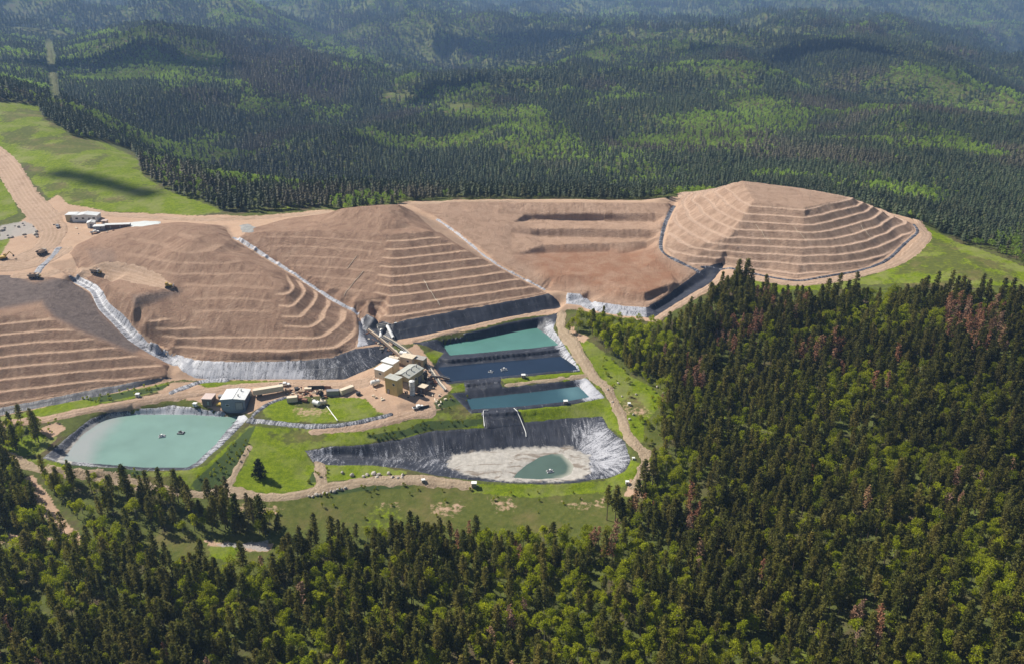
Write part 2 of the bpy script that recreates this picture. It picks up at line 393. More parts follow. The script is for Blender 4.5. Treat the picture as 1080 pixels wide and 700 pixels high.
def build_tin():
    pts = []
    for ln in LINES:
        for i in range(len(ln) - 1):
            a, b = np.array(ln[i]), np.array(ln[i + 1])
            n = max(1, int(np.linalg.norm((b - a)[:2]) / 2.2))
            for k in range(n):
                pts.append(a + (b - a) * k / n)
        pts.append(np.array(ln[-1]))
    P = np.array(pts)
    P = P[(P[:, 0] > X0 + 3) & (P[:, 0] < X1 - 3) & (P[:, 1] > Y0 + 3) & (P[:, 1] < Y1 - 3)]
    # natural ground round about
    gx, gy = np.meshgrid(np.arange(X0, X1 + 1, 16.0), np.arange(Y0, Y1 + 1, 16.0))
    gx = gx.ravel(); gy = gy.ravel()
    dmin = np.full(gx.shape, 1e9)
    for i in range(0, len(P), 500):
        dmin = np.minimum(dmin, ((gx[:, None] - P[None, i:i + 500, 0]) ** 2 + (gy[:, None] - P[None, i:i + 500, 1]) ** 2).min(1))
    gz = coarse(gx, gy)
    u, v, _ = proj(gx, gy, gz)
    mine = poly_sd(u, v, [(-200, 330), (-200, 280), (0, 240), (60, 215), (250, 228), (430, 210), (700, 205), (790, 190), (960, 235), (985, 250), (840, 305), (765, 300), (690, 340), (600, 345), (645, 410), (690, 480),
                          (660, 520), (500, 512), (380, 512), (210, 525), (60, 500), (0, 485), (-200, 470)])
    border = (gx <= X0 + 1) | (gx >= X1 - 17) | (gy <= Y0 + 1) | (gy >= Y1 - 17)
    behind = (gy > 640)
    keep = border | ((dmin > 26 ** 2) & ((mine < -2) | behind))
    P = np.concatenate([P, np.stack([gx[keep], gy[keep], gz[keep]], 1)])
    cor = np.array([(X0 - 2, Y0 - 2), (X1 + 2, Y0 - 2), (X0 - 2, Y1 + 2), (X1 + 2, Y1 + 2)])
    cor = np.concatenate([cor, coarse(cor[:, 0], cor[:, 1])[:, None]], 1)
    edge = []
    for x in np.arange(X0 - 2, X1 + 2, 16): edge += [(x, Y0 - 2), (x, Y1 + 2)]
    for y in np.arange(Y0 - 2, Y1 + 2, 16): edge += [(X0 - 2, y), (X1 + 2, y)]
    edge = np.array(edge)
    edge = np.concatenate([edge, coarse(edge[:, 0], edge[:, 1])[:, None]], 1)
    P = np.concatenate([P, cor, edge])
    res = delaunay_2d_cdt([Vector((p[0], p[1])) for p in P], [], [], 0, 0.05)
    verts, faces, orig = res[0], res[2], res[3]
    VZ = np.array([P[o[0]][2] if o else 0.0 for o in orig])
    VX = np.array([v.x for v in verts]); VY = np.array([v.y for v in verts])
    H = np.full((NY, NX), np.nan)
    for f in faces:
        ia, ib, ic = f[0], f[1], f[2]
        xa, ya, xb, yb, xc, yc = VX[ia], VY[ia], VX[ib], VY[ib], VX[ic], VY[ic]
        i0 = max(0, int(math.ceil((min(xa, xb, xc) - X0) / ST))); i1 = min(NX - 1, int((max(xa, xb, xc) - X0) / ST))
        j0 = max(0, int(math.ceil((min(ya, yb, yc) - Y0) / ST))); j1 = min(NY - 1, int((max(ya, yb, yc) - Y0) / ST))
        if i1 < i0 or j1 < j0: continue
        den = (yb - yc) * (xa - xc) + (xc - xb) * (ya - yc)
        if abs(den) < 1e-9: continue
        xs = GX[i0:i1 + 1][None]; ys = GY[j0:j1 + 1][:, None]
        l1 = ((yb - yc) * (xs - xc) + (xc - xb) * (ys - yc)) / den
        l2 = ((yc - ya) * (xs - xc) + (xa - xc) * (ys - yc)) / den
        l3 = 1 - l1 - l2
        m = (l1 >= -1e-6) & (l2 >= -1e-6) & (l3 >= -1e-6)
        z = l1 * VZ[ia] + l2 * VZ[ib] + l3 * VZ[ic]
        sub = H[j0:j1 + 1, i0:i1 + 1]
        sub[m] = z[m]
    bad = np.isnan(H)
    if bad.any():
        H[bad] = coarse(MX[bad], MY[bad])
    return H

def blur(A, r):
    k = np.exp(-0.5 * (np.arange(-3 * r, 3 * r + 1) / r) ** 2); k /= k.sum()
    m = len(k) // 2
    B = np.pad(A, ((m, m), (0, 0)), mode='edge'); out = np.zeros_like(A)
    for i, w in enumerate(k): out += w * B[i:i + A.shape[0]]
    B = np.pad(out, ((0, 0), (m, m)), mode='edge'); out = np.zeros_like(A)
    for i, w in enumerate(k): out += w * B[:, i:i + A.shape[1]]
    return out

H = blur(build_tin(), 1)
BENCH = np.zeros_like(H)
_ha = poly_sd(MX, MY, [at_z(u, v, z)[:2] for u, v, z in [(190, 375, 24), (240, 378, 24), (320, 377, 24), (372, 362, 26), (376, 336, 29), (350, 320, 33), (300, 288, 43), (244, 254, 54), (215, 240, 60), (150, 244, 57), (100, 258, 51), (86, 290, 43), (105, 306, 40), (132, 338, 34), (167, 364, 26)]])
_wb = sstep(0, 6, _ha)
_sc = poly_sd(MX, MY, [at_z(u, v, z)[:2] for u, v, z in [(126, 311, 45.8), (142, 313, 46), (166, 307, 46), (188, 303, 45.5), (200, 310, 42), (190, 316, 41.5), (165, 325, 40.5), (138, 331, 40)]])
H = H * (1 - _wb) + blur(H, 3) * _wb * sstep(5, 0, _sc + 3) + (H - 0.0) * _wb * (1 - sstep(5, 0, _sc + 3))

def px_poly(pts):
    """world outline of a polygon given as (u, v, z)"""
    return [at_z(u, v, z)[:2] for u, v, z in pts]

def terrace(poly, interval, z0, weight=1.0, flat=0.32, soft=4.0, seed=0, zr=(0, 99), wob=0.35, lip=0.0):
    global H
    sd = poly_sd(MX, MY, poly)
    w = weight * sstep(0, soft, sd) * sstep(zr[0], zr[0] + 1.0, H) * (1 - sstep(zr[1] - 0.8, zr[1], H))
    zz = H + fbm(MX, MY, 22, 3, seed) * wob
    t = (zz - z0) / interval
    k = np.floor(t); f = t - k
    h = np.where(f < flat, 0.16 * (1 - f / flat) * (f < flat * .5) + 0.0, (f - flat) / (1 - flat))
    h = np.where(f < flat, 0.10 * np.clip(1 - f / (flat * .45), 0, 1), h)      # a small safety berm on the outer lip
    H = H * (1 - w) + w * (z0 + interval * (k + h + 0.13))
    b = sstep(0, 0.06, f) * (1 - sstep(flat - 0.04, flat + 0.10, f))
    np.maximum(BENCH, b * np.clip(w * 1.4 if weight == 1.0 else w * 0.8, 0, 1), out=BENCH)

POLY_HL = px_poly([(-60, 446, 14), (0, 429, 16), (100, 409, 18), (175, 395, 21), (172, 384, 23.5), (140, 372, 27.5), (120, 364, 30.5), (85, 350, 35.5), (57, 336, 39.5), (46, 324, 42), (0, 333, 42), (-60, 344, 42)])
terrace(POLY_HL, 3.2, 16.3, flat=0.36, seed=41, soft=2.5)
POLY_HA_R = px_poly([(300, 301, 46), (288, 306, 46), (296, 337, 38), (310, 350, 33), (240, 353, 31.2), (160, 342, 32), (158, 357, 27), (192, 376, 24), (238, 380, 24), (320, 379, 24), (350, 376, 24.5), (374, 367, 25.5), (378, 350, 27), (376, 333, 29), (350, 318, 33), (300, 286, 43)])
terrace(POLY_HA_R, 3.2, 23.6, flat=0.34, seed=42, soft=3)
POLY_HA_L = px_poly([(110, 262, 51), (140, 250, 55), (180, 244, 58.5), (215, 246, 59), (240, 258, 55), (275, 284, 50), (296, 302, 46), (290, 330, 40), (240, 345, 33), (200, 340, 36), (195, 310, 43), (150, 285, 48)])
terrace(POLY_HA_L, 3.4, 31.0, weight=0.45, flat=0.26, seed=46, soft=6, wob=0.8)
POLY_HC_R = px_poly([(408, 247, 58), (387, 330, 31), (412, 341, 30), (430, 336, 30.5), (480, 327, 31), (540, 316, 31.5), (577, 309, 32), (455, 244, 58)])
terrace(POLY_HC_R, 2.95, 31.2, flat=0.36, seed=43, soft=2)
POLY_HC_L = px_poly([(270, 246, 56), (330, 243, 57.5), (408, 247, 58), (387, 328, 31.5), (354, 314, 34.5), (304, 282, 44)])
terrace(POLY_HC_L, 3.4, 30.5, weight=0.42, flat=0.24, seed=44, soft=3)
POLY_HD = px_poly(HD_TOE) + [(268, 590), (235, 625), (180, 648), (125, 630)]
terrace(POLY_HD, 3.2, 38.8, flat=0.34, seed=45, soft=2, zr=(38, 65.5), wob=0.9)
# rounding, ruts and small relief everywhere
sdw = poly_sd(MX, MY, px_poly([(430, 215, 56), (705, 213, 53), (735, 285, 38), (682, 323, 33), (582, 308, 33)]))
H += fbm(MX, MY, 9, 3, 51) * 0.28
H += fbm(MX, MY, 2.6, 2, 52) * 0.10
H -= BENCH * fbm(MX, MY, 5, 2, 53) * 0.1
def wash_lines():
    # grains of rock dragged down the fall line: noise averaged along the slope
    G = blur(H, 3)
    gy, gx = np.gradient(G, ST)
    sl = np.sqrt(gx * gx + gy * gy) + 1e-6
    dx, dy = gx / sl, gy / sl
    base = np.random.default_rng(61).uniform(-1, 1, H.shape)
    base = blur(base, 1)
    acc = np.zeros_like(H); px, py = MX.copy(), MY.copy()
    for s in range(14):
        fx = np.clip(((px - X0) / ST).astype(int), 0, NX - 1); fy = np.clip(((py - Y0) / ST).astype(int), 0, NY - 1)
        acc += base[fy, fx]
        px = px - dx[fy, fx] * ST; py = py - dy[fy, fx] * ST
    acc /= acc.std()
    return acc * sstep(0.12, 0.35, sl), sl
RILL, SLOPE = wash_lines()
H += RILL * 0.045 * (1 - BENCH)
for _, w_, z_ in WATER:
    poly = [at_z(u, v, z_)[:2] for u, v in w_]
    sd = poly_sd(MX, MY, poly)
    H = np.where(sd > 0, np.minimum(H, z_ - 0.05 - np.clip(sd * 0.25, 0, 2.0)), H)
    near = (sd <= 0) & (sd > -6)
    H = np.where(near, np.maximum(H, z_ + 0.04 - sd * 0.05), H)

def bil(A, x, y):
    fx = np.clip((np.asarray(x, float) - X0) / ST, 0, NX - 1.001); fy = np.clip((np.asarray(y, float) - Y0) / ST, 0, NY - 1.001)
    i = fx.astype(int); j = fy.astype(int); a = fx - i; b = fy - j
    return (A[j, i] * (1 - a) + A[j, i + 1] * a) * (1 - b) + (A[j + 1, i] * (1 - a) + A[j + 1, i + 1] * a) * b

def inner(x, y):
    x = np.asarray(x, float); y = np.asarray(y, float)
    d = np.minimum(np.minimum(x - X0, X1 - ST - x), np.minimum(y - Y0, Y1 - ST - y))
    return sstep(1, 24, d)

def ground(x, y, A=None):
    x = np.asarray(x, float); y = np.asarray(y, float)
    w = inner(x, y)
    if np.ndim(x) == 0:
        c = float(coarse(np.array([x]), np.array([y]))[0])
        return float(bil(H if A is None else A, x, y)) * float(w) + c * (1 - float(w))
    out = np.empty(x.shape)
    m = w < 1
    out[~m] = bil(H if A is None else A, x[~m], y[~m])
    if m.any():
        c = coarse(x[m], y[m])
        out[m] = bil(H if A is None else A, x[m], y[m]) * w[m] + c * (1 - w[m])
    return out

_ts = np.concatenate([np.linspace(0.28, 0.95, 1400), np.linspace(0.951, 8, 1500)])
def hit(u, v):
    dx, dy, dz = ray(u, v)
    x = dx * _ts; y = dy * _ts; z = CAM_Z + dz * _ts
    g = ground(x, y)
    k = np.argmax(z < g)
    if k == 0: k = len(_ts) - 1
    a, b = z[k - 1] - g[k - 1], g[k] - z[k]
    f = a / (a + b + 1e-9)
    t = _ts[k - 1] + (_ts[k] - _ts[k - 1]) * f
    return (dx * t, dy * t, CAM_Z + dz * t)

def hits(pts):
    return [hit(u, v) for u, v in pts]

# ------------------------------------------------------------------ materials
def new_mat(name):
    m = bpy.data.materials.new(name)
    m.use_nodes = True
    return m, m.node_tree, m.node_tree.nodes, m.node_tree.links, m.node_tree.nodes['Principled BSDF']

def mixc(nt, a, b, fac, mode='MIX'):
    n = nt.nodes.new('ShaderNodeMix'); n.data_type = 'RGBA'; n.blend_type = mode
    for s, val in ((n.inputs['Factor'], fac), (n.inputs['A'], a), (n.inputs['B'], b)):
        if hasattr(val, 'is_output'): nt.links.new(val, s)
        elif isinstance(val, (tuple, list)): s.default_value = (*val, 1) if len(val) == 3 else val
        else: s.default_value = val
    return n.outputs['Result']

def math_n(nt, op, a, b=None, clamp=False):
    n = nt.nodes.new('ShaderNodeMath'); n.operation = op; n.use_clamp = clamp
    for s, val in zip(n.inputs, (a, b)):
        if val is None: continue
        if hasattr(val, 'is_output'): nt.links.new(val, s)
        else: s.default_value = val
    return n.outputs[0]

def noise_n(nt, scale, detail=4, rough=0.6, vec=None, dist=0.0):
    n = nt.nodes.new('ShaderNodeTexNoise')
    n.inputs['Scale'].default_value = scale; n.inputs['Detail'].default_value = detail
    n.inputs['Roughness'].default_value = rough; n.inputs['Distortion'].default_value = dist
    if vec is not None: nt.links.new(vec, n.inputs['Vector'])
    return n.outputs['Fac']

def ramp_n(nt, fac, lo, hi, a=0.0, b=1.0):
    n = nt.nodes.new('ShaderNodeMapRange')
    n.inputs['From Min'].default_value = lo; n.inputs['From Max'].default_value = hi
    n.inputs['To Min'].default_value = a; n.inputs['To Max'].default_value = b
    nt.links.new(fac, n.inputs['Value'])
    return n.outputs['Result']

def attr_n(nt, name):
    n = nt.nodes.new('ShaderNodeAttribute'); n.attribute_name = name
    return n

def geo_pos(nt):
    return nt.nodes.new('ShaderNodeNewGeometry').outputs['Position']

def scale_vec(nt, vec, s):
    n = nt.nodes.new('ShaderNodeVectorMath'); n.operation = 'MULTIPLY'
    nt.links.new(vec, n.inputs[0]); n.inputs[1].default_value = s
    return n.outputs[0]

def bump_n(nt, h, strength, dist, bsdf):
    n = nt.nodes.new('ShaderNodeBump'); n.inputs['Strength'].default_value = strength; n.inputs['Distance'].default_value = dist
    nt.links.new(h, n.inputs['Height']); nt.links.new(n.outputs[0], bsdf.inputs['Normal'])

def simple(name, col, rough=0.6, metal=0.0, var=0.15, nscale=1.5, spec=0.5):
    m, nt, N, K, b = new_mat(name)
    p = nt.nodes.new('ShaderNodeTexCoord').outputs['Object']
    f = noise_n(nt, nscale, 5, 0.65, p)
    f = ramp_n(nt, f, 0.3, 0.7)
    K.new(mixc(nt, tuple(c * (1 - var) for c in col), tuple(min(1, c * (1 + var)) for c in col), f), b.inputs['Base Color'])
    b.inputs['Roughness'].default_value = rough; b.inputs['Metallic'].default_value = metal
    b.inputs['Specular IOR Level'].default_value = spec
    return m

def dirt_color(nt, base, dark, light, pos):
    big = ramp_n(nt, noise_n(nt, 0.035, 5, 0.6, pos), 0.35, 0.65)
    mid = ramp_n(nt, noise_n(nt, 0.22, 6, 0.7, pos), 0.36, 0.66)
    fine = ramp_n(nt, noise_n(nt, 1.3, 4, 0.7, pos), 0.33, 0.68)
    c = mixc(nt, base, dark, math_n(nt, 'MULTIPLY', big, 0.55))
    c = mixc(nt, c, light, math_n(nt, 'MULTIPLY', mid, 0.5))
    c = mixc(nt, c, tuple(x * 0.62 for x in base), math_n(nt, 'MULTIPLY', fine, 0.4))
    return c

def make_ground_mat():
    m, nt, N, K, b = new_mat('ground_cover')
    pos = geo_pos(nt)
    a = attr_n(nt, 'cover')
    sep = nt.nodes.new('ShaderNodeSeparateColor'); K.new(a.outputs['Color'], sep.inputs[0])
    a2 = attr_n(nt, 'tone')
    sep2 = nt.nodes.new('ShaderNodeSeparateColor'); K.new(a2.outputs['Color'], sep2.inputs[0])
    n1 = noise_n(nt, 0.45, 5, 0.65, pos)
    n2 = noise_n(nt, 0.06, 4, 0.6, pos)
    n3 = noise_n(nt, 2.2, 3, 0.7, pos)
    # forest floor
    floor = mixc(nt, (0.07, 0.08, 0.024), (0.11, 0.13, 0.03), ramp_n(nt, n1, 0.35, 0.65))
    floor = mixc(nt, floor, (0.10, 0.072, 0.045), ramp_n(nt, n2, 0.5, 0.7))
    # bright grass
    g = mixc(nt, (0.105, 0.15, 0.006), (0.20, 0.25, 0.010), ramp_n(nt, n1, 0.35, 0.68))
    g = mixc(nt, g, (0.050, 0.085, 0.005), ramp_n(nt, n3, 0.48, 0.68, 0, 0.8))
    g = mixc(nt, g, (0.21, 0.215, 0.075), ramp_n(nt, n2, 0.46, 0.66, 0, 0.75))
    # dry olive grass
    d = mixc(nt, (0.075, 0.090, 0.018), (0.125, 0.130, 0.03), ramp_n(nt, n1, 0.35, 0.65))
    d = mixc(nt, d, (0.08, 0.11, 0.025), ramp_n(nt, n3, 0.45, 0.7, 0, 0.7))
    d = mixc(nt, d, (0.19, 0.145, 0.065), ramp_n(nt, n2, 0.5, 0.7, 0, 0.7))
    dirt = dirt_color(nt, (0.48, 0.32, 0.22), (0.38, 0.245, 0.16), (0.57, 0.41, 0.29), pos)
    edge = math_n(nt, 'MULTIPLY', math_n(nt, 'SUBTRACT', n1, 0.5), 1.6)
    def th(ch):
        return ramp_n(nt, math_n(nt, 'ADD', ch, edge), 0.36, 0.64)
    c = mixc(nt, floor, d, th(sep.outputs[1]))
    c = mixc(nt, c, g, th(sep.outputs[0]))
    c = mixc(nt, c, dirt, th(sep.outputs[2]))
    c = mixc(nt, c, (0.05, 0.075, 0.025), math_n(nt, 'MULTIPLY', th(sep2.outputs[0]), 0.95))      # thick dark scrub
    c = mixc(nt, c, (0.36, 0.33, 0.30), math_n(nt, 'MULTIPLY', th(sep2.outputs[1]), 0.9))         # pale gravel
    K.new(c, b.inputs['Base Color'])
    b.inputs['Roughness'].default_value = 0.95; b.inputs['Specular IOR Level'].default_value = 0.1
    hh = math_n(nt, 'ADD', n3, math_n(nt, 'MULTIPLY', n1, 1.5))
    bump_n(nt, hh, 0.6, 0.4, b)
    return m

def make_heap_mat(name, base, dark, light):
    m, nt, N, K, b = new_mat(name)
    pos = geo_pos(nt)
    c = dirt_color(nt, base, dark, light, pos)
    rill = attr_n(nt, 'rill').outputs['Fac']
    big_n = noise_n(nt, 0.12, 5, 0.65, pos)
    c = mixc(nt, c, tuple(x * 0.62 for x in dark), ramp_n(nt, rill, 0.3, 2.4, 0, 0.5))
    c = mixc(nt, c, tuple(min(1, x * 1.12) for x in light), ramp_n(nt, rill, -0.4, -2.4, 0, 0.4))
    st = noise_n(nt, 0.09, 5, 0.6, pos, 1.5)
    c = mixc(nt, c, tuple(x * 0.7 for x in dark), ramp_n(nt, st, 0.50, 0.66, 0, 0.5))
    ben = attr_n(nt, 'bench').outputs['Fac']
    nb = noise_n(nt, 0.6, 4, 0.6, pos)
    c = mixc(nt, c, tuple(min(1, x * 1.15) for x in light), math_n(nt, 'MULTIPLY', ben, ramp_n(nt, nb, 0.3, 0.6, 0.35, 0.9)))
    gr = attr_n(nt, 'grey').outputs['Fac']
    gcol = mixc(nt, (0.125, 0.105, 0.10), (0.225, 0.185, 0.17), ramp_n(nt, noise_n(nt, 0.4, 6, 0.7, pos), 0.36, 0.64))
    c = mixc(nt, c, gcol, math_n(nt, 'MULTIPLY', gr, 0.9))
    rut = attr_n(nt, 'ruts').outputs['Fac']
    c = mixc(nt, c, tuple(min(1, x * 1.18) for x in light), math_n(nt, 'MULTIPLY', rut, ramp_n(nt, nb, 0.35, 0.6, 0.1, 0.6)))
    rd = attr_n(nt, 'red').outputs['Fac']
    c = mixc(nt, c, (0.34, 0.175, 0.105), math_n(nt, 'MULTIPLY', rd, ramp_n(nt, big_n, 0.35, 0.6, 0.35, 0.9)))
    # scattered stones and clods
    v = nt.nodes.new('ShaderNodeTexVoronoi'); v.inputs['Scale'].default_value = 0.9
    K.new(pos, v.inputs['Vector'])
    c = mixc(nt, c, tuple(x * 0.45 for x in dark), ramp_n(nt, v.outputs['Distance'], 0.16, 0.08, 0, 0.6))
    K.new(c, b.inputs['Base Color'])
    b.inputs['Roughness'].default_value = 0.97; b.inputs['Specular IOR Level'].default_value = 0.05
    hh = math_n(nt, 'ADD', noise_n(nt, 0.9, 6, 0.7, pos), math_n(nt, 'MULTIPLY', noise_n(nt, 3.5, 3, 0.6, pos), 0.35))
    bump_n(nt, hh, 1.0, 1.5, b)
    return m

def make_liner_mat():
    m, nt, N, K, b = new_mat('liner_sheet')
    pos = geo_pos(nt)
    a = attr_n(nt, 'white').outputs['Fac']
    uv = attr_n(nt, 'along').outputs['Vector']          # x along the bank in metres, y down it
    fold = noise_n(nt, 1.0, 5, 0.65, scale_vec(nt, uv, (0.75, 0.13, 1)), 0.5)
    fine = noise_n(nt, 2.2, 4, 0.7, pos)
    big = noise_n(nt, 0.12, 3, 0.6, pos)
    c = mixc(nt, (0.020, 0.022, 0.032), (0.042, 0.046, 0.062), ramp_n(nt, big, 0.35, 0.65))
    # pale crease streaks: reflections off the folds, painted into the colour
    cre = ramp_n(nt, fold, 0.635, 0.70)
    c = mixc(nt, c, (0.42, 0.42, 0.45), math_n(nt, 'MULTIPLY', cre, ramp_n(nt, fine, 0.42, 0.66, 0.0, 0.85)))
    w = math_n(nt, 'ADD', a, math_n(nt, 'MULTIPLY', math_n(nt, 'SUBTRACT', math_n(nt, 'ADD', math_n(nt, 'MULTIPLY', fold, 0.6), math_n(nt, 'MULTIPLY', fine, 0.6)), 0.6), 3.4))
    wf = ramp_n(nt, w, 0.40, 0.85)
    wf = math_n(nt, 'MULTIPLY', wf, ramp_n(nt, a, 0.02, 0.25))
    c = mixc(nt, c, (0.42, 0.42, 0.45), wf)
    mud = attr_n(nt, 'mud').outputs['Fac']
    mudc = mixc(nt, (0.33, 0.305, 0.27), (0.44, 0.41, 0.37), ramp_n(nt, noise_n(nt, 0.5, 5, 0.6, pos), 0.35, 0.65))
    mudc = mixc(nt, mudc, (0.19, 0.15, 0.115), ramp_n(nt, noise_n(nt, 0.11, 5, 0.6, scale_vec(nt, pos, (0.7, 1.6, 1)), 1.2), 0.54, 0.62, 0, 0.85))
    mf = ramp_n(nt, math_n(nt, 'ADD', mud, math_n(nt, 'MULTIPLY', math_n(nt, 'SUBTRACT', noise_n(nt, 0.35, 5, 0.65, pos), 0.5), 1.4)), 0.35, 0.65)
    c = mixc(nt, c, mudc, mf)
    K.new(c, b.inputs['Base Color'])
    b.inputs['Roughness'].default_value = 0.42
    K.new(ramp_n(nt, mf, 0, 1, 0.5, 0.9), b.inputs['Roughness'])
    b.inputs['Specular IOR Level'].default_value = 0.3
    h = math_n(nt, 'ADD', math_n(nt, 'MULTIPLY', fold, 1.0), math_n(nt, 'MULTIPLY', fine, 0.35))
    bump_n(nt, h, 0.45, 0.5, b)
    return m

def make_water(name, col, rough=0.12, shallow=None):
    m, nt, N, K, b = new_mat(name)
    pos = geo_pos(nt)
    f = ramp_n(nt, noise_n(nt, 0.05, 4, 0.55, pos), 0.35, 0.65)
    c = mixc(nt, tuple(x * 0.9 for x in col), tuple(x * 1.1 for x in col), f)
    if shallow:
        s = attr_n(nt, 'shallow').outputs['Fac']
        s2 = math_n(nt, 'ADD', s, math_n(nt, 'MULTIPLY', math_n(nt, 'SUBTRACT', noise_n(nt, 0.15, 4, 0.6, pos), 0.5), 0.5))
        c = mixc(nt, c, shallow, ramp_n(nt, s2, 0.1, 0.95))
    K.new(c, b.inputs['Base Color'])
    b.inputs['Roughness'].default_value = rough; b.inputs['IOR'].default_value = 1.33
    rip = noise_n(nt, 1.4, 4, 0.6, scale_vec(nt, pos, (1, 1.7, 1)))
    bump_n(nt, rip, 0.12, 0.12, b)
    return m

def foliage(name, cols, rough=0.75, trans=0.0):
    m, nt, N, K, b = new_mat(name)
    oi = nt.nodes.new('ShaderNodeObjectInfo')
    cr = nt.nodes.new('ShaderNodeValToRGB')
    el = cr.color_ramp.elements
    while len(el) < len(cols): el.new(0.5)
    for i, c in enumerate(cols):
        el[i].position = i / (len(cols) - 1); el[i].color = (*c, 1)
    K.new(oi.outputs['Random'], cr.inputs[0])
    at = attr_n(nt, 'tone'); at.attribute_type = 'INSTANCER'        # stands of older, darker or of younger, paler trees
    ab = attr_n(nt, 'brown'); ab.attribute_type = 'INSTANCER'       # stands hit by beetles
    ccol = mixc(nt, cr.outputs[0], (0.115, 0.085, 0.062), ab.outputs['Fac'])
    p = nt.nodes.new('ShaderNodeTexCoord').outputs['Object']
    f = ramp_n(nt, noise_n(nt, 0.9, 3, 0.6, p), 0.3, 0.7, 0.72, 1.35)
    n = nt.nodes.new('ShaderNodeVectorMath'); n.operation = 'SCALE'
    K.new(ccol, n.inputs[0]); K.new(math_n(nt, 'MULTIPLY', f, math_n(nt, 'ADD', at.outputs['Fac'], 1.0)), n.inputs['Scale'])
    K.new(n.outputs[0], b.inputs['Base Color'])
    b.inputs['Roughness'].default_value = rough; b.inputs['Specular IOR Level'].default_value = 0.2
    if trans > 0:
        t = nt.nodes.new('ShaderNodeBsdfTranslucent'); K.new(n.outputs[0], t.inputs[0])
        mx = nt.nodes.new('ShaderNodeMixShader'); mx.inputs[0].default_value = trans
        K.new(b.outputs[0], mx.inputs[1]); K.new(t.outputs[0], mx.inputs[2])
        K.new(mx.outputs[0], N['Material Output'].inputs[0])
    return m

M = {}
M['ground'] = make_ground_mat()
M['heap'] = make_heap_mat('waste_rock_tan', (0.42, 0.268, 0.187), (0.31, 0.188, 0.13), (0.54, 0.375, 0.265))
M['heap_pale'] = make_heap_mat('waste_rock_pale', (0.50, 0.335, 0.24), (0.38, 0.245, 0.17), (0.60, 0.43, 0.32))
M['fill'] = make_heap_mat('fill_orange', (0.52, 0.345, 0.245), (0.41, 0.26, 0.175), (0.61, 0.43, 0.315))
M['road'] = make_heap_mat('haul_road_dirt', (0.58, 0.40, 0.28), (0.50, 0.33, 0.215), (0.65, 0.48, 0.36))
M['track'] = make_heap_mat('track_dirt', (0.50, 0.38, 0.26), (0.42, 0.30, 0.20), (0.57, 0.45, 0.32))
M['cut'] = make_heap_mat('cut_grass', (0.13, 0.14, 0.06), (0.10, 0.12, 0.045), (0.20, 0.18, 0.10))
M['far_pine'] = foliage('far_pine_needles', [(0.040, 0.060, 0.030), (0.056, 0.076, 0.036), (0.075, 0.092, 0.040), (0.052, 0.070, 0.038), (0.095, 0.098, 0.045)], trans=0.2)
M['far_aspen'] = foliage('far_leaves', [(0.17, 0.25, 0.04), (0.23, 0.32, 0.05), (0.28, 0.37, 0.055)], trans=0.4)
M['liner'] = make_liner_mat()
M['w_teal'] = make_water('water_teal', (0.088, 0.205, 0.175), 0.2)
M['w_navy'] = make_water('water_navy', (0.016, 0.028, 0.052), 0.1)
M['w_slate'] = make_water('water_slate', (0.034, 0.080, 0.100), 0.15, (0.10, 0.19, 0.21))
M['w_pale'] = make_water('water_pale', (0.175, 0.28, 0.24), 0.25, (0.29, 0.31, 0.30))
M['w_dull'] = make_water('water_dull', (0.080, 0.120, 0.098), 0.2, (0.34, 0.34, 0.28))
M['pine'] = foliage('pine_needles', [(0.085, 0.092, 0.016), (0.130, 0.130, 0.020), (0.18, 0.165, 0.026), (0.130, 0.130, 0.030), (0.21, 0.175, 0.036)], trans=0.4)
M['aspen'] = foliage('aspen_leaves', [(0.24, 0.28, 0.010), (0.31, 0.345, 0.010), (0.37, 0.39, 0.012), (0.26, 0.30, 0.012)], trans=0.45)
M['dead'] = foliage('dead_needles', [(0.26, 0.115, 0.06), (0.31, 0.15, 0.075), (0.24, 0.15, 0.10), (0.33, 0.19, 0.09)])
M['bark'] = simple('pine_bark', (0.10, 0.07, 0.05), 0.9)
M['aspen_bark'] = simple('aspen_bark', (0.32, 0.30, 0.25), 0.85)

# ------------------------------------------------------------------ objects
def tag(o, label, cat=None, group=None, kind=None):
    o['label'] = label
    if cat: o['category'] = cat
    if group: o['group'] = group
    if kind: o['kind'] = kind
    return o

def mesh_obj(name, verts, faces, mat, parent=None, smooth=False):
    me = bpy.data.meshes.new(name)
    me.from_pydata([tuple(map(float, v)) for v in verts], [], faces)
    me.materials.append(mat)
    if smooth: me.polygons.foreach_set('use_smooth', [True] * len(me.polygons))
    o = bpy.data.objects.new(name, me)
    COL.objects.link(o)
    if parent: o.parent = parent
    return o

def grid_mesh(name, V, quads, mat, smooth=True):
    me = bpy.data.meshes.new(name)
    n = len(V); q = len(quads)
    me.vertices.add(n); me.vertices.foreach_set('co', np.ascontiguousarray(V, dtype=np.float32).ravel())
    me.loops.add(q * 4); me.loops.foreach_set('vertex_index', np.ascontiguousarray(quads, dtype=np.int32).ravel())
    me.polygons.add(q); me.polygons.foreach_set('loop_start', np.arange(0, q * 4, 4, dtype=np.int32))
    me.polygons.foreach_set('use_smooth', np.full(q, smooth))
    me.update(calc_edges=True)
    me.materials.append(mat)
    o = bpy.data.objects.new(name, me)
    COL.objects.link(o)
    return o

def vattr(o, name, vals):
    vals = np.asarray(vals, dtype=np.float32)
    if vals.ndim == 1:
        a = o.data.attributes.new(name, 'FLOAT', 'POINT'); a.data.foreach_set('value', vals)
    elif vals.shape[1] == 4:
        a = o.data.attributes.new(name, 'FLOAT_COLOR', 'POINT'); a.data.foreach_set('color', vals.ravel())
    else:
        a = o.data.attributes.new(name, 'FLOAT_VECTOR', 'POINT'); a.data.foreach_set('vector', vals.ravel())

DROP = np.zeros_like(H)

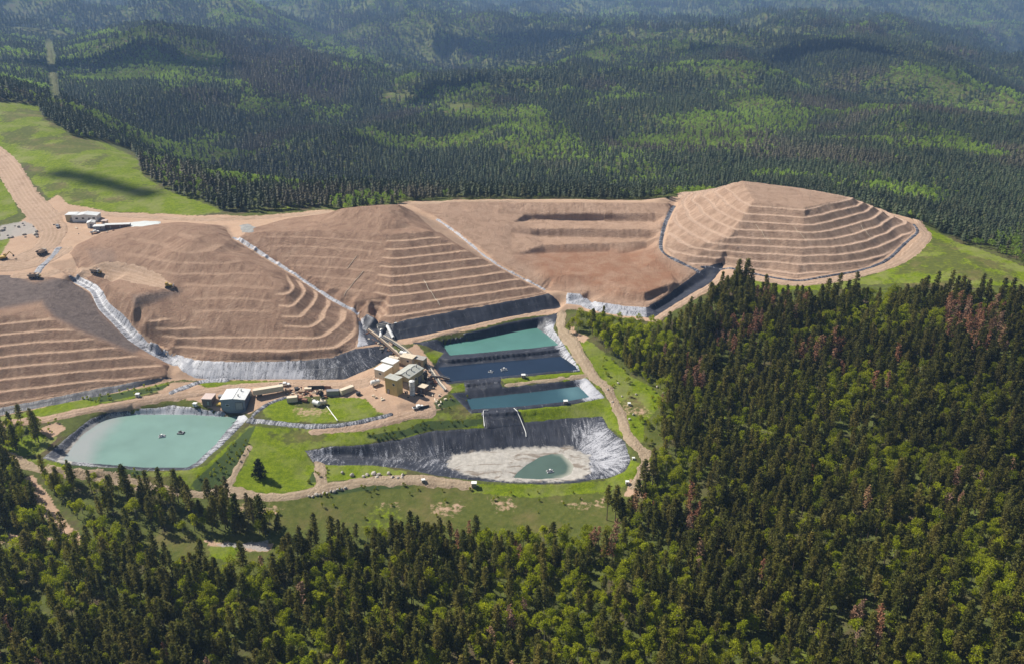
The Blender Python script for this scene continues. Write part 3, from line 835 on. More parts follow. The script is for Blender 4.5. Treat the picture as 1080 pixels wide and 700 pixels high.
def patch(name, poly, mat, off=0.25, step=0.7, rough_edge=0.8, drop=0.7, seed=0, sd_fn=None, attrs=None, smooth=True, edge=0.9):
    """A sheet draped over the terrain inside an outline, its rim sinking into the ground."""
    P = np.array([p[:2] for p in poly])
    x0, y0 = P.min(0) - 3; x1, y1 = P.max(0) + 3
    gx = np.arange(x0, x1, step); gy = np.arange(y0, y1, step)
    mx, my = np.meshgrid(gx, gy)
    f = sd_fn if sd_fn else (lambda a, b: poly_sd(a, b, P))
    sd = f(mx, my) + fbm(mx, my, 3.5, 3, seed + 70) * rough_edge
    z = ground(mx, my) + off * np.clip(sd / edge, -1.6, 1)
    keep = sd > -edge * 1.6
    kc = keep[:-1, :-1] | keep[1:, :-1] | keep[:-1, 1:] | keep[1:, 1:]
    z = np.where(keep, z, ground(mx, my) - off * 1.6 - 0.3)
    idx = np.arange(mx.size).reshape(mx.shape)
    quads = np.stack([idx[:-1, :-1][kc], idx[:-1, 1:][kc], idx[1:, 1:][kc], idx[1:, :-1][kc]], 1)
    used, inv = np.unique(quads, return_inverse=True)
    V = np.stack([mx.ravel()[used], my.ravel()[used], z.ravel()[used]], 1)
    o = grid_mesh(name, V, inv.reshape(quads.shape), mat, smooth)
    # the ground stays below
    i0, i1 = max(0, int((x0 - X0) / ST) - 2), min(NX, int((x1 - X0) / ST) + 3)
    j0, j1 = max(0, int((y0 - Y0) / ST) - 2), min(NY, int((y1 - Y0) / ST) + 3)
    if i1 > i0 and j1 > j0 and drop > 0:
        s2 = f(MX[j0:j1, i0:i1], MY[j0:j1, i0:i1])
        DROP[j0:j1, i0:i1] = np.maximum(DROP[j0:j1, i0:i1], drop * sstep(0.4, 2.4, s2))
    if attrs:
        for k, fn in attrs.items():
            vattr(o, k, fn(V[:, 0], V[:, 1], V[:, 2]))
    return o

def ribbon(name, pts_px, width, mat, **kw):
    """a road along a line of photograph pixels; width in metres, or one per point"""
    c = spline(hits(pts_px), 5)
    if np.ndim(width) == 0:
        fn = lambda a, b: width / 2 - line_d(a, b, c)
    else:
        ws = [w for (w,) in spline([(w,) for w in width], 5)]
        def fn(a, b):
            best = np.full(a.shape, -1e9)
            for i in range(len(c) - 1):
                d = line_d(a, b, c[i:i + 2])
                best = np.maximum(best, (ws[i] + ws[i + 1]) / 4 - d)
            return best
    wmax = np.max(width)
    P = np.array([p[:2] for p in c])
    if kw.get('attrs') and 'bench' in kw['attrs']:
        kw['attrs']['ruts'] = lambda x, y, z: np.clip(np.cos((line_d(x, y, c) - 1.15) * 2 * math.pi / 2.7), 0, 1) ** 2
    lo = P.min(0) - wmax / 2 - 2; hi = P.max(0) + wmax / 2 + 2
    return patch(name, [(lo[0], lo[1]), (hi[0], lo[1]), (hi[0], hi[1]), (lo[0], hi[1])], mat, sd_fn=fn, **kw)

# ------------------------------------------------------------------ the heaps
def bench_at(x, y, z): return np.where(inner(x, y) > 0.99, bil(BENCH, x, y), 0)
def rill_at(x, y, z): return np.where(inner(x, y) > 0.99, bil(RILL, x, y), 0)
def no_grey(x, y, z): return np.zeros(len(x))
def px_soft(poly, soft=4.0):
    P = np.array(poly, float)
    def f(x, y, z):
        u, v, _ = proj(x, y, z)
        return sstep(-soft, soft, poly_sd(u, v, P))
    return f

def heap(name, poly, mat, label, cat='spoil heap', grey=no_grey, off=0.2, group=None, kind=None, red=no_grey):
    o = patch(name, poly, mat, off=off, step=0.55, rough_edge=0.5, drop=1.0, attrs={'bench': bench_at, 'grey': grey, 'rill': rill_at, 'red': red})
    return tag(o, label, cat, group, kind)

GRP = 'terraced heaps of waste rock'
SHADE_HL = px_soft([(-60, 318), (-60, 290), (0, 284), (36, 298), (60, 293), (82, 293), (96, 312), (108, 332), (128, 350), (150, 368), (140, 372), (118, 362), (85, 349), (57, 334), (46, 322), (44, 318), (0, 326), (-60, 335)])  # shade on the right flank, painted into the heap colour as dark grey
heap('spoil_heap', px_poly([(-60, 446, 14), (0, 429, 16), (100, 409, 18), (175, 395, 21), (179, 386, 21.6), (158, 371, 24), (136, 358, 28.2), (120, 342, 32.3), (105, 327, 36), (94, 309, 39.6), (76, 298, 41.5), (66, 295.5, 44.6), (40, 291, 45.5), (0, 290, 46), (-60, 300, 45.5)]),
     M['heap'], 'brown terraced rock heap cut off by the picture edge, with a shaded dark grey right flank', grey=SHADE_HL, group=GRP)
heap('spoil_heap', px_poly(HA_TOE + [(376, 332, 28.5), (350, 318, 33), (300, 286, 43), (244, 252, 54), (238, 241, 55), (190, 235, 53.5), (140, 239, 52.5), (108, 246, 51), (82, 258, 48.5), (74, 268, 47.6), (84, 284, 46), (90, 294, 42), (105, 304, 40.5), (116, 322, 37.6), (132, 337, 34.2), (148, 352, 30.2), (167, 364, 26.2)]),
     M['heap'], 'broad rounded rock heap with a flat orange dumping platform and curved benches', group=GRP,
     grey=lambda x, y, z: 0.75 * px_soft([(140, 312), (190, 305), (190, 309), (165, 318), (141, 324)])(x, y, z) + 0.35 * px_soft([(92, 263), (118, 262), (126, 281), (150, 284), (100, 280)])(x, y, z))
heap('spoil_heap', px_poly(HC_TOE + [(545, 295, 37), (517, 280, 42.5), (490, 262, 50), (466, 246, 54), (436, 226, 57), (424, 214.5, 62), (392, 215, 64), (350, 223, 57.5), (300, 231, 55.5), (268, 241, 55), (252, 250, 55), (304, 283, 44), (354, 315, 34.3), (384, 331, 30.5)]),
     M['heap'], 'pyramid shaped rock heap behind the plant, bright smooth left face and dark benched front', group=GRP)
heap('spoil_heap', POLY_HD, M['heap_pale'], 'large pyramid shaped rock heap ringed by an orange road and grass', group=GRP)
FILL = px_poly([(428, 214.5, 56), (466, 231, 52.5), (491, 249, 47.8), (523, 274, 42.2), (551, 290, 37.2), (579, 306.5, 32.6), (610, 310, 33), (630, 318, 32.8), (660, 322, 32.8), (682, 323.5, 33), (700, 313, 34.6), (735, 287, 37),
                (730, 284, 38), (705, 272, 40.5), (694, 260, 42.8), (699, 236, 47.3), (708, 218, 50), (705, 213.5, 53), (600, 213.5, 54), (520, 212.5, 54.5), (475, 213, 55)])
heap('rock_fill', FILL, M['fill'], 'wide stepped orange rock fill between the two pyramid shaped heaps', 'rock fill', red=px_soft([(545, 272), (575, 262), (690, 263), (720, 290), (690, 312), (645, 312), (610, 300), (580, 302), (570, 285)], 9))

# ------------------------------------------------------------------ liners and ditches
def along_of(poly):
    P = np.array([p[:2] for p in poly], float)
    n = len(P)
    seg = np.linalg.norm(np.roll(P, -1, 0) - P, axis=1)
    acc = np.concatenate([[0], np.cumsum(seg)])
    def f(x, y, z):
        best = np.full(len(x), 1e18); s = np.zeros(len(x))
        for i in range(n):
            x0, y0 = P[i]; x1, y1 = P[(i + 1) % n]
            ex, ey = x1 - x0, y1 - y0; Lq = ex * ex + ey * ey + 1e-9
            t = np.clip(((x - x0) * ex + (y - y0) * ey) / Lq, 0, 1)
            d = (x - x0 - t * ex) ** 2 + (y - y0 - t * ey) ** 2
            m = d < best
            best = np.where(m, d, best); s = np.where(m, acc[i] + t * seg[i], s)
        return np.stack([s, np.sqrt(best), np.zeros(len(x))], 1)
    return f

def along_dir(p, q):
    d = np.array(q[:2]) - np.array(p[:2]); d = d / np.linalg.norm(d)
    def f(x, y, z):
        return np.stack([(x - p[0]) * d[0] + (y - p[1]) * d[1], -(x - p[0]) * d[1] + (y - p[1]) * d[0], np.zeros(len(x))], 1)
    return f

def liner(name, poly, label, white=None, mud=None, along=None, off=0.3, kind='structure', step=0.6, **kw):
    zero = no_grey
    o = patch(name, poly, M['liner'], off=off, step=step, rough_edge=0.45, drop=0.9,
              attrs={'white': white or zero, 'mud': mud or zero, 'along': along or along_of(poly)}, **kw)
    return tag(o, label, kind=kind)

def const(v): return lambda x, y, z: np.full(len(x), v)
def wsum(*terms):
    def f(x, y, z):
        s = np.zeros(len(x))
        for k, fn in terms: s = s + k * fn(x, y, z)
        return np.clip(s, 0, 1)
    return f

P_LA = px_poly([(190, 375.5, 24), (212, 379.5, 24), (238, 380.5, 24), (290, 380.5, 24), (320, 379.5, 24), (350, 376.5, 24.5), (374, 367.5, 25.5), (395, 365, 25), (412, 362, 24.5), (417, 373, 22), (392, 388, 20), (363, 400, 18), (320, 400.5, 17.5), (238, 400.5, 17.5), (206, 399, 18), (192, 393, 19.5), (186, 384, 21.6)])
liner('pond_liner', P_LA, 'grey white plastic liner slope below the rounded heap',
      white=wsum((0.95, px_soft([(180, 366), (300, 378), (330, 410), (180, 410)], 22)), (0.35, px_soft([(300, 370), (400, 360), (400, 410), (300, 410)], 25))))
P_LC = px_poly([(412, 341.5, 30), (430, 336.5, 30.5), (480, 327.5, 31), (540, 316.5, 31.5), (577, 309.5, 32), (590, 322, 26.5), (592, 325, 26), (540, 333.5, 25.5), (480, 346.5, 25), (430, 356.5, 24.5), (412, 359, 24.5)])
liner('pond_liner', P_LC, 'dark plastic liner band along the foot of the pyramid heap behind the plant', white=const(0.02))
P_LL = px_poly([(-60, 446.5, 14), (0, 429.5, 16), (100, 409.5, 18), (175, 395.5, 21), (184, 398, 19), (165, 403.5, 18), (100, 418, 16), (0, 438, 14), (-60, 458, 12.5)])
liner('pond_liner', P_LL, 'narrow dark liner strip along the foot of the far left terraced heap', white=const(0.06))
P_LR = px_poly([(681, 324, 33), (700, 313.5, 34.6), (735, 287.5, 37), (748, 283, 37.5), (762, 279.5, 38), (763, 282, 37.5), (748, 300, 35), (716, 319, 33), (690, 336, 31.5), (681, 335, 31)])
liner('pond_liner', P_LR, 'dark lined channel running up to the foot of the ringed pyramid heap', white=const(0.1))
P_LW = px_poly([(598, 309, 32.9), (612, 310, 33), (630, 318, 32.8), (660, 322.5, 32.8), (682, 324, 33), (683, 335, 31), (660, 333, 30.8), (632, 328, 30.6), (612, 322, 29.8), (596, 320, 30)])
liner('pond_liner', P_LW, 'bright white lined basin and channel above the leafy wood', white=const(0.8))
P_LP = px_poly([(378, 334, 28), (388, 331, 30.8), (412, 341, 30), (416, 350, 27), (413, 359, 24.5), (404, 362, 24), (390, 364, 25), (377, 366, 25.4), (379, 350, 27)])
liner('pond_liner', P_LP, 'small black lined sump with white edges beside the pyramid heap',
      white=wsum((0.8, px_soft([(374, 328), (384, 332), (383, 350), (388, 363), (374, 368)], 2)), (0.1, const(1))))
P_L12 = px_poly([(436, 362, 24), (490, 352, 24), (545, 338.5, 24.5), (588, 331, 25.6), (588, 336, 25.4), (583, 346, 24.5), (594, 363, 21.5), (611, 388, 18.6), (613, 391.5, 18.2), (580, 394.3, 18), (527, 399.3, 18), (491, 403, 18), (472, 405, 18), (458, 389, 18.5), (462, 378, 20.5), (468, 370, 21.3), (450, 366, 22.5)])
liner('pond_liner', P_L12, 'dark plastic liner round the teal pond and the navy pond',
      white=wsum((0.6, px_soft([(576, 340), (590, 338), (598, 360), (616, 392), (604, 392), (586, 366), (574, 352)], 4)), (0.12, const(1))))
P_L3 = px_poly([(489, 402, 18.1), (528, 398, 18.1), (529, 408, 17.5), (580, 402.5, 17.5), (618, 398.5, 17.6), (638, 419, 15.4), (595, 427, 15.2), (548, 431, 15.2), (497, 435, 15.2), (476, 415, 17), (491, 412.5, 17)])
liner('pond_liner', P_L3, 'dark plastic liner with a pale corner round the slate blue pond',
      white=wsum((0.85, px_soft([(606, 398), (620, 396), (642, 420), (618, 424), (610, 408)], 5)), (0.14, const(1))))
P_LV = px_poly([(508, 433.5, 15.2), (545, 430.5, 15.3), (556, 447, 11.6), (512, 452, 11.6)])
P_L5 = px_poly(P5_RIM)
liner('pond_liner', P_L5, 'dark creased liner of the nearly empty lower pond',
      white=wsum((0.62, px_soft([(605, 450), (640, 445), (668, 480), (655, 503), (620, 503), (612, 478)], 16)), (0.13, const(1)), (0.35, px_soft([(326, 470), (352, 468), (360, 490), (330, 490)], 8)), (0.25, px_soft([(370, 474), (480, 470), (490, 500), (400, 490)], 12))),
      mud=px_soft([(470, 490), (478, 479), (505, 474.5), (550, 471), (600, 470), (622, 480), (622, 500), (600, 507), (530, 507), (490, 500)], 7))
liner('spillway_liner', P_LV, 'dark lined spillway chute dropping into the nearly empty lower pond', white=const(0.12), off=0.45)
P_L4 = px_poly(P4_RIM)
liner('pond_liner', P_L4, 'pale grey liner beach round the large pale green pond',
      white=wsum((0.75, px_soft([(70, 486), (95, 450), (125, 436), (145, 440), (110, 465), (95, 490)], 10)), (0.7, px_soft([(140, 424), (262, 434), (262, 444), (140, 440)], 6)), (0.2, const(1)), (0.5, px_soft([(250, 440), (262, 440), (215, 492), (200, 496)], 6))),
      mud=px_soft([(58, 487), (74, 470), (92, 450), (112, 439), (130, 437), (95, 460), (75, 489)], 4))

for (nm, wp, wz), lab in zip(WATER, ['milky teal water of the highest of the stepped ponds', 'dark navy water of the second stepped pond', 'slate blue water of the third stepped pond',
                                     'pale green water of the large pond left of the plant', 'murky green puddle left in the lower pond']):
    poly = [at_z(u, v, wz)[:2] for u, v in wp]
    P = np.array(spline(poly + poly[:1], 4) if nm in ('pale', 'dull') else poly + poly[:1])[:-1]
    cx, cy = P.mean(0)
    lo = P.min(0) - 2; hi = P.max(0) + 2
    gx = np.arange(lo[0], hi[0], 0.8); gy = np.arange(lo[1], hi[1], 0.8)
    mx, my = np.meshgrid(gx, gy)
    sd = poly_sd(mx, my, P)
    k = sd > -1.0
    kc = k[:-1, :-1] | k[1:, :-1] | k[:-1, 1:] | k[1:, 1:]
    idx = np.arange(mx.size).reshape(mx.shape)
    quads = np.stack([idx[:-1, :-1][kc], idx[:-1, 1:][kc], idx[1:, 1:][kc], idx[1:, :-1][kc]], 1)
    used, inv = np.unique(quads, return_inverse=True)
    V = np.stack([mx.ravel()[used], my.ravel()[used], np.full(len(used), wz + 0.30)], 1)
    o = grid_mesh('pond_water', V, inv.reshape(quads.shape), M['w_' + nm])
    uu, vv, _ = proj(V[:, 0], V[:, 1], V[:, 2])
    if nm == 'pale': sh = px_soft([(56, 490), (70, 466), (104, 440), (132, 434), (104, 466), (94, 492)], 14)(V[:, 0], V[:, 1], V[:, 2])
    elif nm == 'slate': sh = 0.8 * px_soft([(606, 400), (626, 420), (600, 424), (590, 410)], 10)(V[:, 0], V[:, 1], V[:, 2])
    elif nm == 'dull': sh = sstep(4, 0, sd.ravel()[used]) * sstep(575, 600, uu)
    else: sh = np.zeros(len(V))
    vattr(o, 'shallow', sh)
    tag(o, lab, kind='structure')

def ditch(name, pts, width, label, white=0.85):
    c = spline(hits(pts), 5)
    P = np.array([p[:2] for p in c])
    acc = np.concatenate([[0], np.cumsum(np.linalg.norm(np.diff(P, axis=0), axis=1))])
    def al(x, y, z):
        best = np.full(len(x), 1e18); s = np.zeros(len(x))
        for i in range(len(P) - 1):
            ex, ey = P[i + 1] - P[i]; Lq = ex * ex + ey * ey + 1e-9
            t = np.clip(((x - P[i][0]) * ex + (y - P[i][1]) * ey) / Lq, 0, 1)
            d = (x - P[i][0] - t * ex) ** 2 + (y - P[i][1] - t * ey) ** 2
            m = d < best; best = np.where(m, d, best); s = np.where(m, acc[i] + t * (acc[i + 1] - acc[i]), s)
        return np.stack([s, np.sqrt(best), np.zeros(len(x))], 1)
    o = ribbon(name, pts, width, M['liner'], off=0.3, step=0.5, rough_edge=0.4, drop=0.6, edge=0.5,
               attrs={'white': const(white), 'mud': no_grey, 'along': al})
    return tag(o, label, kind='structure')

ditch('lined_ditch', [(79, 295), (100, 307), (110, 325), (125, 340), (141, 357), (161, 368), (187, 380)], [5.0, 5.5, 6.0, 6.5, 6.5, 6.5, 7.5], 'bright white lined ditch curving down between the far left heap and the rounded heap', 0.72)
ditch('lined_ditch', [(247, 251), (275, 268), (302, 284.5), (328, 301), (352, 316.5), (378, 331)], 2.2, 'straight pale ditch between the rounded heap and the pyramid heap', 0.9)
ditch('lined_ditch', [(461, 232), (486, 250), (518, 275), (546, 291), (574, 305.5)], 1.6, 'straight pale ditch between the pyramid heap and the stepped fill', 0.85)
ditch('lined_ditch', [(711, 218), (702, 235), (697, 261), (708, 273), (733, 285), (740, 290)], 2.6, 'curved grey ditch at the left foot of the ringed pyramid heap', 0.45)
ditch('lined_ditch', [(740, 281.5), (768, 283), (795, 288.5), (839, 296), (880, 290), (912, 284), (936, 274), (955, 256.5), (967.5, 245), (964, 237)], 2.2, 'grey lined gutter along the foot of the ringed pyramid heap', 0.4)
ditch('lined_ditch', [(262, 443), (275, 444), (300, 447), (330, 449), (360, 448), (390, 442.5), (412, 437)], 2.8, 'grey lined ditch between the bright grass and the green bank by the plant', 0.5)
ditch('lined_ditch', [(181, 414), (196, 408), (214, 402), (238, 400.5)], 3.5, 'grey ditch outlet below the white liner slope', 0.6)
ditch('lined_ditch', [(38, 290), (44, 281), (55, 271), (62, 262)], 4.0, 'short pale lined trench beside the haul trucks', 0.6)
ditch('lined_ditch', [(262, 443), (272, 433), (284, 425), (300, 419)], 2.6, 'grey lined trench behind the white roofed shed', 0.4)

# ------------------------------------------------------------------ roads
def road(name, pts, w, mat, label, off=0.25, **kw):
    kw.setdefault('rough_edge', 1.5)
    o = ribbon(name, pts, w, mat, off=off, attrs={'bench': no_grey, 'grey': kw.pop('grey', no_grey)}, **kw)
    return tag(o, label, kind='structure')

road('dirt_road', [(u, v) for u, v, z in R_FRONT], [5, 5, 4.5, 4, 4, 4, 4, 4, 6, 4.5, 5, 5, 5.5, 6, 7, 6, 5], M['track'], 'tan dirt track running along the front of the ponds')
road('dirt_road', [(263, 472), (255, 485), (247, 500), (240, 516)], 3.2, M['track'], 'short tan track climbing from the front track beside the pale green pond')
road('dirt_road', [(336, 487), (338, 497), (340, 508), (336, 516)], 4.5, M['track'], 'short dirt link from the lower pond to the front track')
road('dirt_road', [(-50, 456), (0, 447), (50, 441), (87, 432.5), (140, 424), (175, 417.5), (215, 412.5), (250, 407), (300, 404), (345, 405), (380, 404), (400, 397)], [6, 6.5, 6.5, 6, 6, 6, 7, 5, 5, 6, 9, 9], M['road'], 'orange dirt road between the heaps and the pale green pond')
road('dirt_road', [(330, 455.5), (375, 451), (400, 446), (430, 437), (452, 433)], [3, 4, 5, 7, 8], M['road'], 'orange track dropping from the plant along the green bank')
road('dirt_road', [(592, 332), (591, 340), (593, 349), (604, 360), (612, 375), (625, 395), (641, 410), (652, 432), (662, 457), (671, 468), (681, 480), (680, 494), (668, 511)], [6, 5.5, 5, 7, 6, 5, 5, 5, 4.5, 5, 5, 5, 4], M['track'], 'brown dirt road passing right of the stepped ponds')
road('dirt_road', [(436, 358.5), (480, 348.5), (540, 335.2), (588, 326)], 3.2, M['road'], 'orange berm road above the milky teal pond')
road('dirt_road', [(535, 405.5), (580, 400.5), (622, 395)], 2.4, M['track'], 'narrow sandy track on the berm between navy and slate ponds')
road('dirt_road', [(690, 338), (716, 321), (757, 297), (775, 291), (800, 295), (836, 299.5), (868, 297), (900, 291.5), (944, 277.5), (967, 261), (977, 247), (969, 235), (950, 226)], [6, 6, 6, 5, 5, 5, 6, 6.5, 7, 8, 7.5, 6, 6], M['road'], 'orange road curving round the foot of the ringed pyramid heap')
road('haul_road', [(-25, 146), (0, 168), (15, 187), (27, 207), (44, 226), (56, 243), (49, 259), (22, 272), (-30, 279)], [20, 19, 17, 17, 19, 17, 14, 15, 16], M['road'], 'wide orange haul road coming down past the grass hill')
road('haul_road', [(62, 226), (84, 223), (125, 227), (160, 229), (200, 231.5), (250, 231), (300, 227.5), (345, 223.8)], [6, 8, 7, 7, 7, 8, 8, 8], M['road'], 'orange ridge road below the grass hill')
road('haul_road', [(424, 215.5), (450, 214.2), (480, 212.6), (520, 211.8), (570, 212), (620, 212), (705, 212)], [7, 8, 8, 8, 6, 5, 5], M['road'], 'orange ridge road behind the stepped fill')
road('haul_road', [(20, 291), (45, 291), (70, 288), (90, 286), (110, 286), (135, 290), (160, 297), (176, 303)], [10, 8, 8, 8, 10, 16, 14, 7], M['road'], 'orange haul road and dumping platform on the rounded heap')
road('haul_road', [(-30, 281), (10, 282), (40, 277), (62, 268), (70, 262)], [14, 14, 12, 10, 6], M['road'], 'orange ground where the haul roads meet')
road('dirt_road', [(52, 52), (54, 66), (57, 82), (60, 106)], [9, 9, 8, 7], M['cut'], 'straight pale cut through the forest beyond the grass hill', step=3.0, off=1.4, edge=2.0, rough_edge=5.0)

# ------------------------------------------------------------------ where things grow
BACK_PX = [(-60, 104), (0, 108), (42, 113), (46, 126), (82, 147), (110, 150), (140, 160), (152, 188), (180, 204), (215, 216), (235, 225), (262, 227), (300, 224), (342, 220), (380, 220), (430, 213), (480, 211), (540, 210.5), (600, 210.5), (705, 211)]
_bw = hits(BACK_PX) + [(125, 634, 0), (180, 652, 0), (240, 630, 0), (272, 596, 0)] + hits([(972, 238), (990, 248), (1040, 267), (1080, 284), (1140, 308)])
_br = np.array([p[0] / p[1] for p in _bw]); _by = np.array([p[1] for p in _bw])
_o = np.argsort(_br); _br, _by = _br[_o], _by[_o]
def back_y(x, y): return np.interp(x / np.maximum(y, 1), _br, _by)

GRASS = [  # bright grass, photograph pixels
    [(-40, 104), (0, 108), (44, 111), (80, 136), (130, 160), (190, 196), (236, 224), (200, 227), (125, 223), (80, 218), (50, 208), (32, 188), (50, 176), (20, 172), (0, 160), (-40, 150)],
    [(-40, 170), (0, 190), (10, 200), (20, 225), (0, 233), (-40, 240)], [(-40, 255), (0, 254), (38, 246), (42, 258), (30, 264), (0, 269), (-40, 270)],
    [(970, 233), (1085, 280), (1200, 320), (1200, 330), (1085, 304), (1000, 298), (905, 301), (900, 296), (955, 278), (985, 250)],
    [(765, 287), (800, 290), (840, 297), (830, 304), (790, 304), (775, 296)], [(790, 300), (905, 295), (905, 304), (800, 308)],
    [(206, 402), (300, 400), (352, 399), (352, 405), (280, 407), (225, 411)], [(0, 439), (100, 418), (165, 404), (180, 403), (175, 411), (120, 424), (60, 438), (0, 446)],
    [(277, 433), (285, 424), (300, 420), (312, 428), (345, 430), (345, 419), (368, 419), (388, 421), (410, 433), (380, 442), (340, 446), (300, 443), (280, 440)],
    [(265, 449), (320, 451), (390, 450), (440, 440), (480, 433), (508, 434), (512, 451), (455, 454), (425, 462), (380, 469), (350, 470), (322, 475), (330, 488), (336, 498), (334, 515), (300, 520), (255, 519), (246, 510), (262, 480)],
    [(545, 431), (595, 427), (638, 419), (648, 430), (658, 450), (663, 464), (642, 452), (635, 440), (592, 441), (556, 446)],
    [(480, 410), (491, 406), (492, 411), (470, 415)], [(448, 372), (466, 367), (470, 375), (462, 382), (452, 384)], [(464, 408), (490, 403), (492, 411), (474, 414)],
    [(530, 399), (580, 394), (622, 388), (625, 394), (580, 399), (534, 404)], [(534, 406.5), (580, 402), (620, 397), (622, 399), (580, 403.5), (534, 408)],
    [(595, 346), (603, 358), (618, 386), (612, 388), (594, 362), (586, 348)],
    [(612, 362), (618, 358), (634, 370), (665, 396), (688, 408), (700, 420), (690, 436), (680, 445), (678, 470), (665, 455), (655, 430), (640, 405), (625, 388)],
    [(500, 511), (540, 510), (580, 511), (640, 505), (660, 497), (668, 483), (676, 488), (670, 508), (640, 518), (560, 524), (500, 520)],
    [(340, 488), (400, 492), (430, 496), (420, 503), (380, 505), (345, 508)], [(222, 570), (252, 572), (256, 585), (240, 592), (222, 586)], [(20, 485), (45, 483), (75, 489), (160, 496), (200, 496), (180, 502), (100, 498), (50, 493)],
    [(180, 498), (215, 492), (240, 470), (265, 446), (268, 452), (258, 478), (236, 512), (214, 518), (190, 512)], [(0, 470), (50, 450), (60, 462), (40, 480), (0, 482)],
]
DRY = [
    [(8, 112), (60, 122), (95, 140), (85, 150), (40, 138), (8, 128)], [(140, 160), (180, 176), (190, 190), (160, 178)], [(20, 165), (50, 175), (100, 195), (80, 200), (50, 190)],
    [(260, 524), (340, 520), (400, 509), (500, 514), (580, 520), (660, 516), (680, 530), (650, 560), (500, 570), (300, 560), (240, 540)],
    [(100, 490), (215, 494), (258, 450), (268, 480), (236, 518), (180, 512), (100, 500)], [(0, 250), (0, 236), (25, 228), (45, 240), (40, 248)],
    [(10, 108), (60, 120), (130, 160), (190, 196), (180, 200), (120, 175), (60, 150), (10, 140)],
    [(900, 300), (1080, 265), (1100, 290), (1080, 304)], [(478, 416), (500, 432), (462, 431), (458, 425)], [(60, 440), (180, 418), (230, 416), (230, 432), (180, 427), (120, 433), (80, 440)],
    [(660, 395), (720, 410), (700, 470), (680, 475), (672, 440)], [(150, 560), (300, 560), (300, 605), (190, 605), (140, 590)],
]
DRYTOP = [[(0, 108), (44, 112), (85, 140), (120, 160), (100, 178), (40, 160), (0, 150)], [(120, 160), (190, 196), (200, 206), (150, 196)], [(30, 175), (90, 200), (160, 215), (80, 216), (50, 205)], [(985, 250), (1080, 285), (1080, 300), (930, 298)],
           [(100, 494), (215, 494), (262, 452), (262, 480), (236, 518), (160, 508)], [(640, 405), (700, 420), (690, 440), (660, 440)], [(480, 432), (510, 436), (512, 450), (400, 465)], [(270, 452), (350, 453), (340, 468), (290, 470)]]
DIRT = [
    [(-200, 285), (0, 272), (20, 235), (60, 205), (75, 216), (125, 224), (270, 228), (345, 221), (430, 212), (705, 208), (740, 205), (790, 190), (850, 195), (960, 230), (978, 246), (955, 275), (905, 292), (840, 300), (772, 293), (720, 322), (690, 340), (600, 326),
     (592, 330), (540, 337), (436, 362), (404, 366), (362, 402), (300, 402), (206, 400), (182, 402), (100, 418), (0, 438), (-200, 470)],
    [(182, 404), (206, 402), (225, 411), (300, 405), (350, 404), (392, 388), (415, 375), (440, 362), (455, 382), (478, 408), (462, 422), (470, 431), (430, 441), (400, 434), (386, 421), (345, 418), (300, 420), (284, 426), (262, 436), (230, 434), (205, 422), (175, 420), (165, 412)],
    [(600, 340), (608, 350), (622, 356), (616, 362), (600, 352)], [(664, 505), (675, 505), (678, 525), (660, 522)],
    
    [(20, 505), (34, 500), (70, 548), (92, 572), (80, 574), (50, 545)], [(-10, 566), (30, 562), (60, 566), (30, 572), (-10, 574)], [(215, 570), (290, 572), (284, 582), (262, 580), (250, 572), (225, 578)],
    [(38, 452), (62, 444), (70, 452), (52, 462)],
]
BARE = [[(450, 530), (486, 528), (492, 540), (470, 548), (452, 543)], [(512, 525), (542, 523), (547, 537), (522, 541)], [(644, 420), (684, 428), (694, 439), (672, 440), (650, 434)], [(306, 426), (347, 428), (352, 438), (310, 441)], [(400, 530), (420, 528), (424, 536), (402, 538)], [(250, 528), (300, 532), (296, 545), (250, 540)], [(590, 528), (640, 524), (640, 534), (600, 538)]]
SCRUB = [[(224, 490), (262, 452), (270, 448), (258, 478), (238, 512), (214, 520), (200, 512)], 
         [(328, 498), (346, 494), (344, 506), (326, 510)], [(384, 460), (425, 452), (440, 446), (510, 440), (510, 446), (440, 456), (400, 466)], [(458, 424), (496, 418), (488, 426), (462, 432)],
         [(330, 519), (400, 511), (440, 512), (400, 516), (330, 524)], [(60, 486), (160, 494), (150, 500), (70, 496)], [(84, 420), (160, 408), (180, 404), (170, 411), (110, 424)]]
GRAVEL = [[(0, 238), (25, 234), (42, 238), (40, 246), (0, 254)], [(475, 482), (600, 470), (610, 500), (520, 505)], [(215, 572), (282, 571), (286, 580), (240, 576)]]

def cover_at(x, y, z):
    u, v, _ = proj(x, y, z)
    near = (y < back_y(x, y) + 3) & (y > 200)
    wob = fbm(x, y, 12, 3, 91)
    uu = u + wob * 3.0; vv = v + fbm(x + 50, y, 12, 3, 92) * 2.0
    def lay(polys, soft=2.0):
        s = np.zeros(x.shape)
        for p in polys:
            P = np.array(p, float)
            m = near & (u > P[:, 0].min() - 8) & (u < P[:, 0].max() + 8) & (v > P[:, 1].min() - 8) & (v < P[:, 1].max() + 8)
            if m.any():
                s[m] = np.maximum(s[m], sstep(-soft, soft, poly_sd(uu[m], vv[m], P)))
        return s
    g, d, r = lay(GRASS), lay(DRY, 5), lay(DIRT)
    r = np.maximum(r, 0.5 * lay(BARE, 8))
    sc, gv = lay(SCRUB), lay(GRAVEL)
    dt = lay(DRYTOP, 6); d = np.maximum(d, dt)
    g = g * (1 - 0.75 * dt * sstep(-0.35, 0.25, fbm(x, y, 18, 3, 97)))
    g = np.maximum(g, 0.42 * sstep(0.15, 0.5, fbm(x, y, 26, 3, 95)) * (~near | (v > 300)))
    return np.stack([g, d, r, np.ones(len(x))], 1), np.stack([sc, gv, np.zeros(len(x)), np.ones(len(x))], 1)

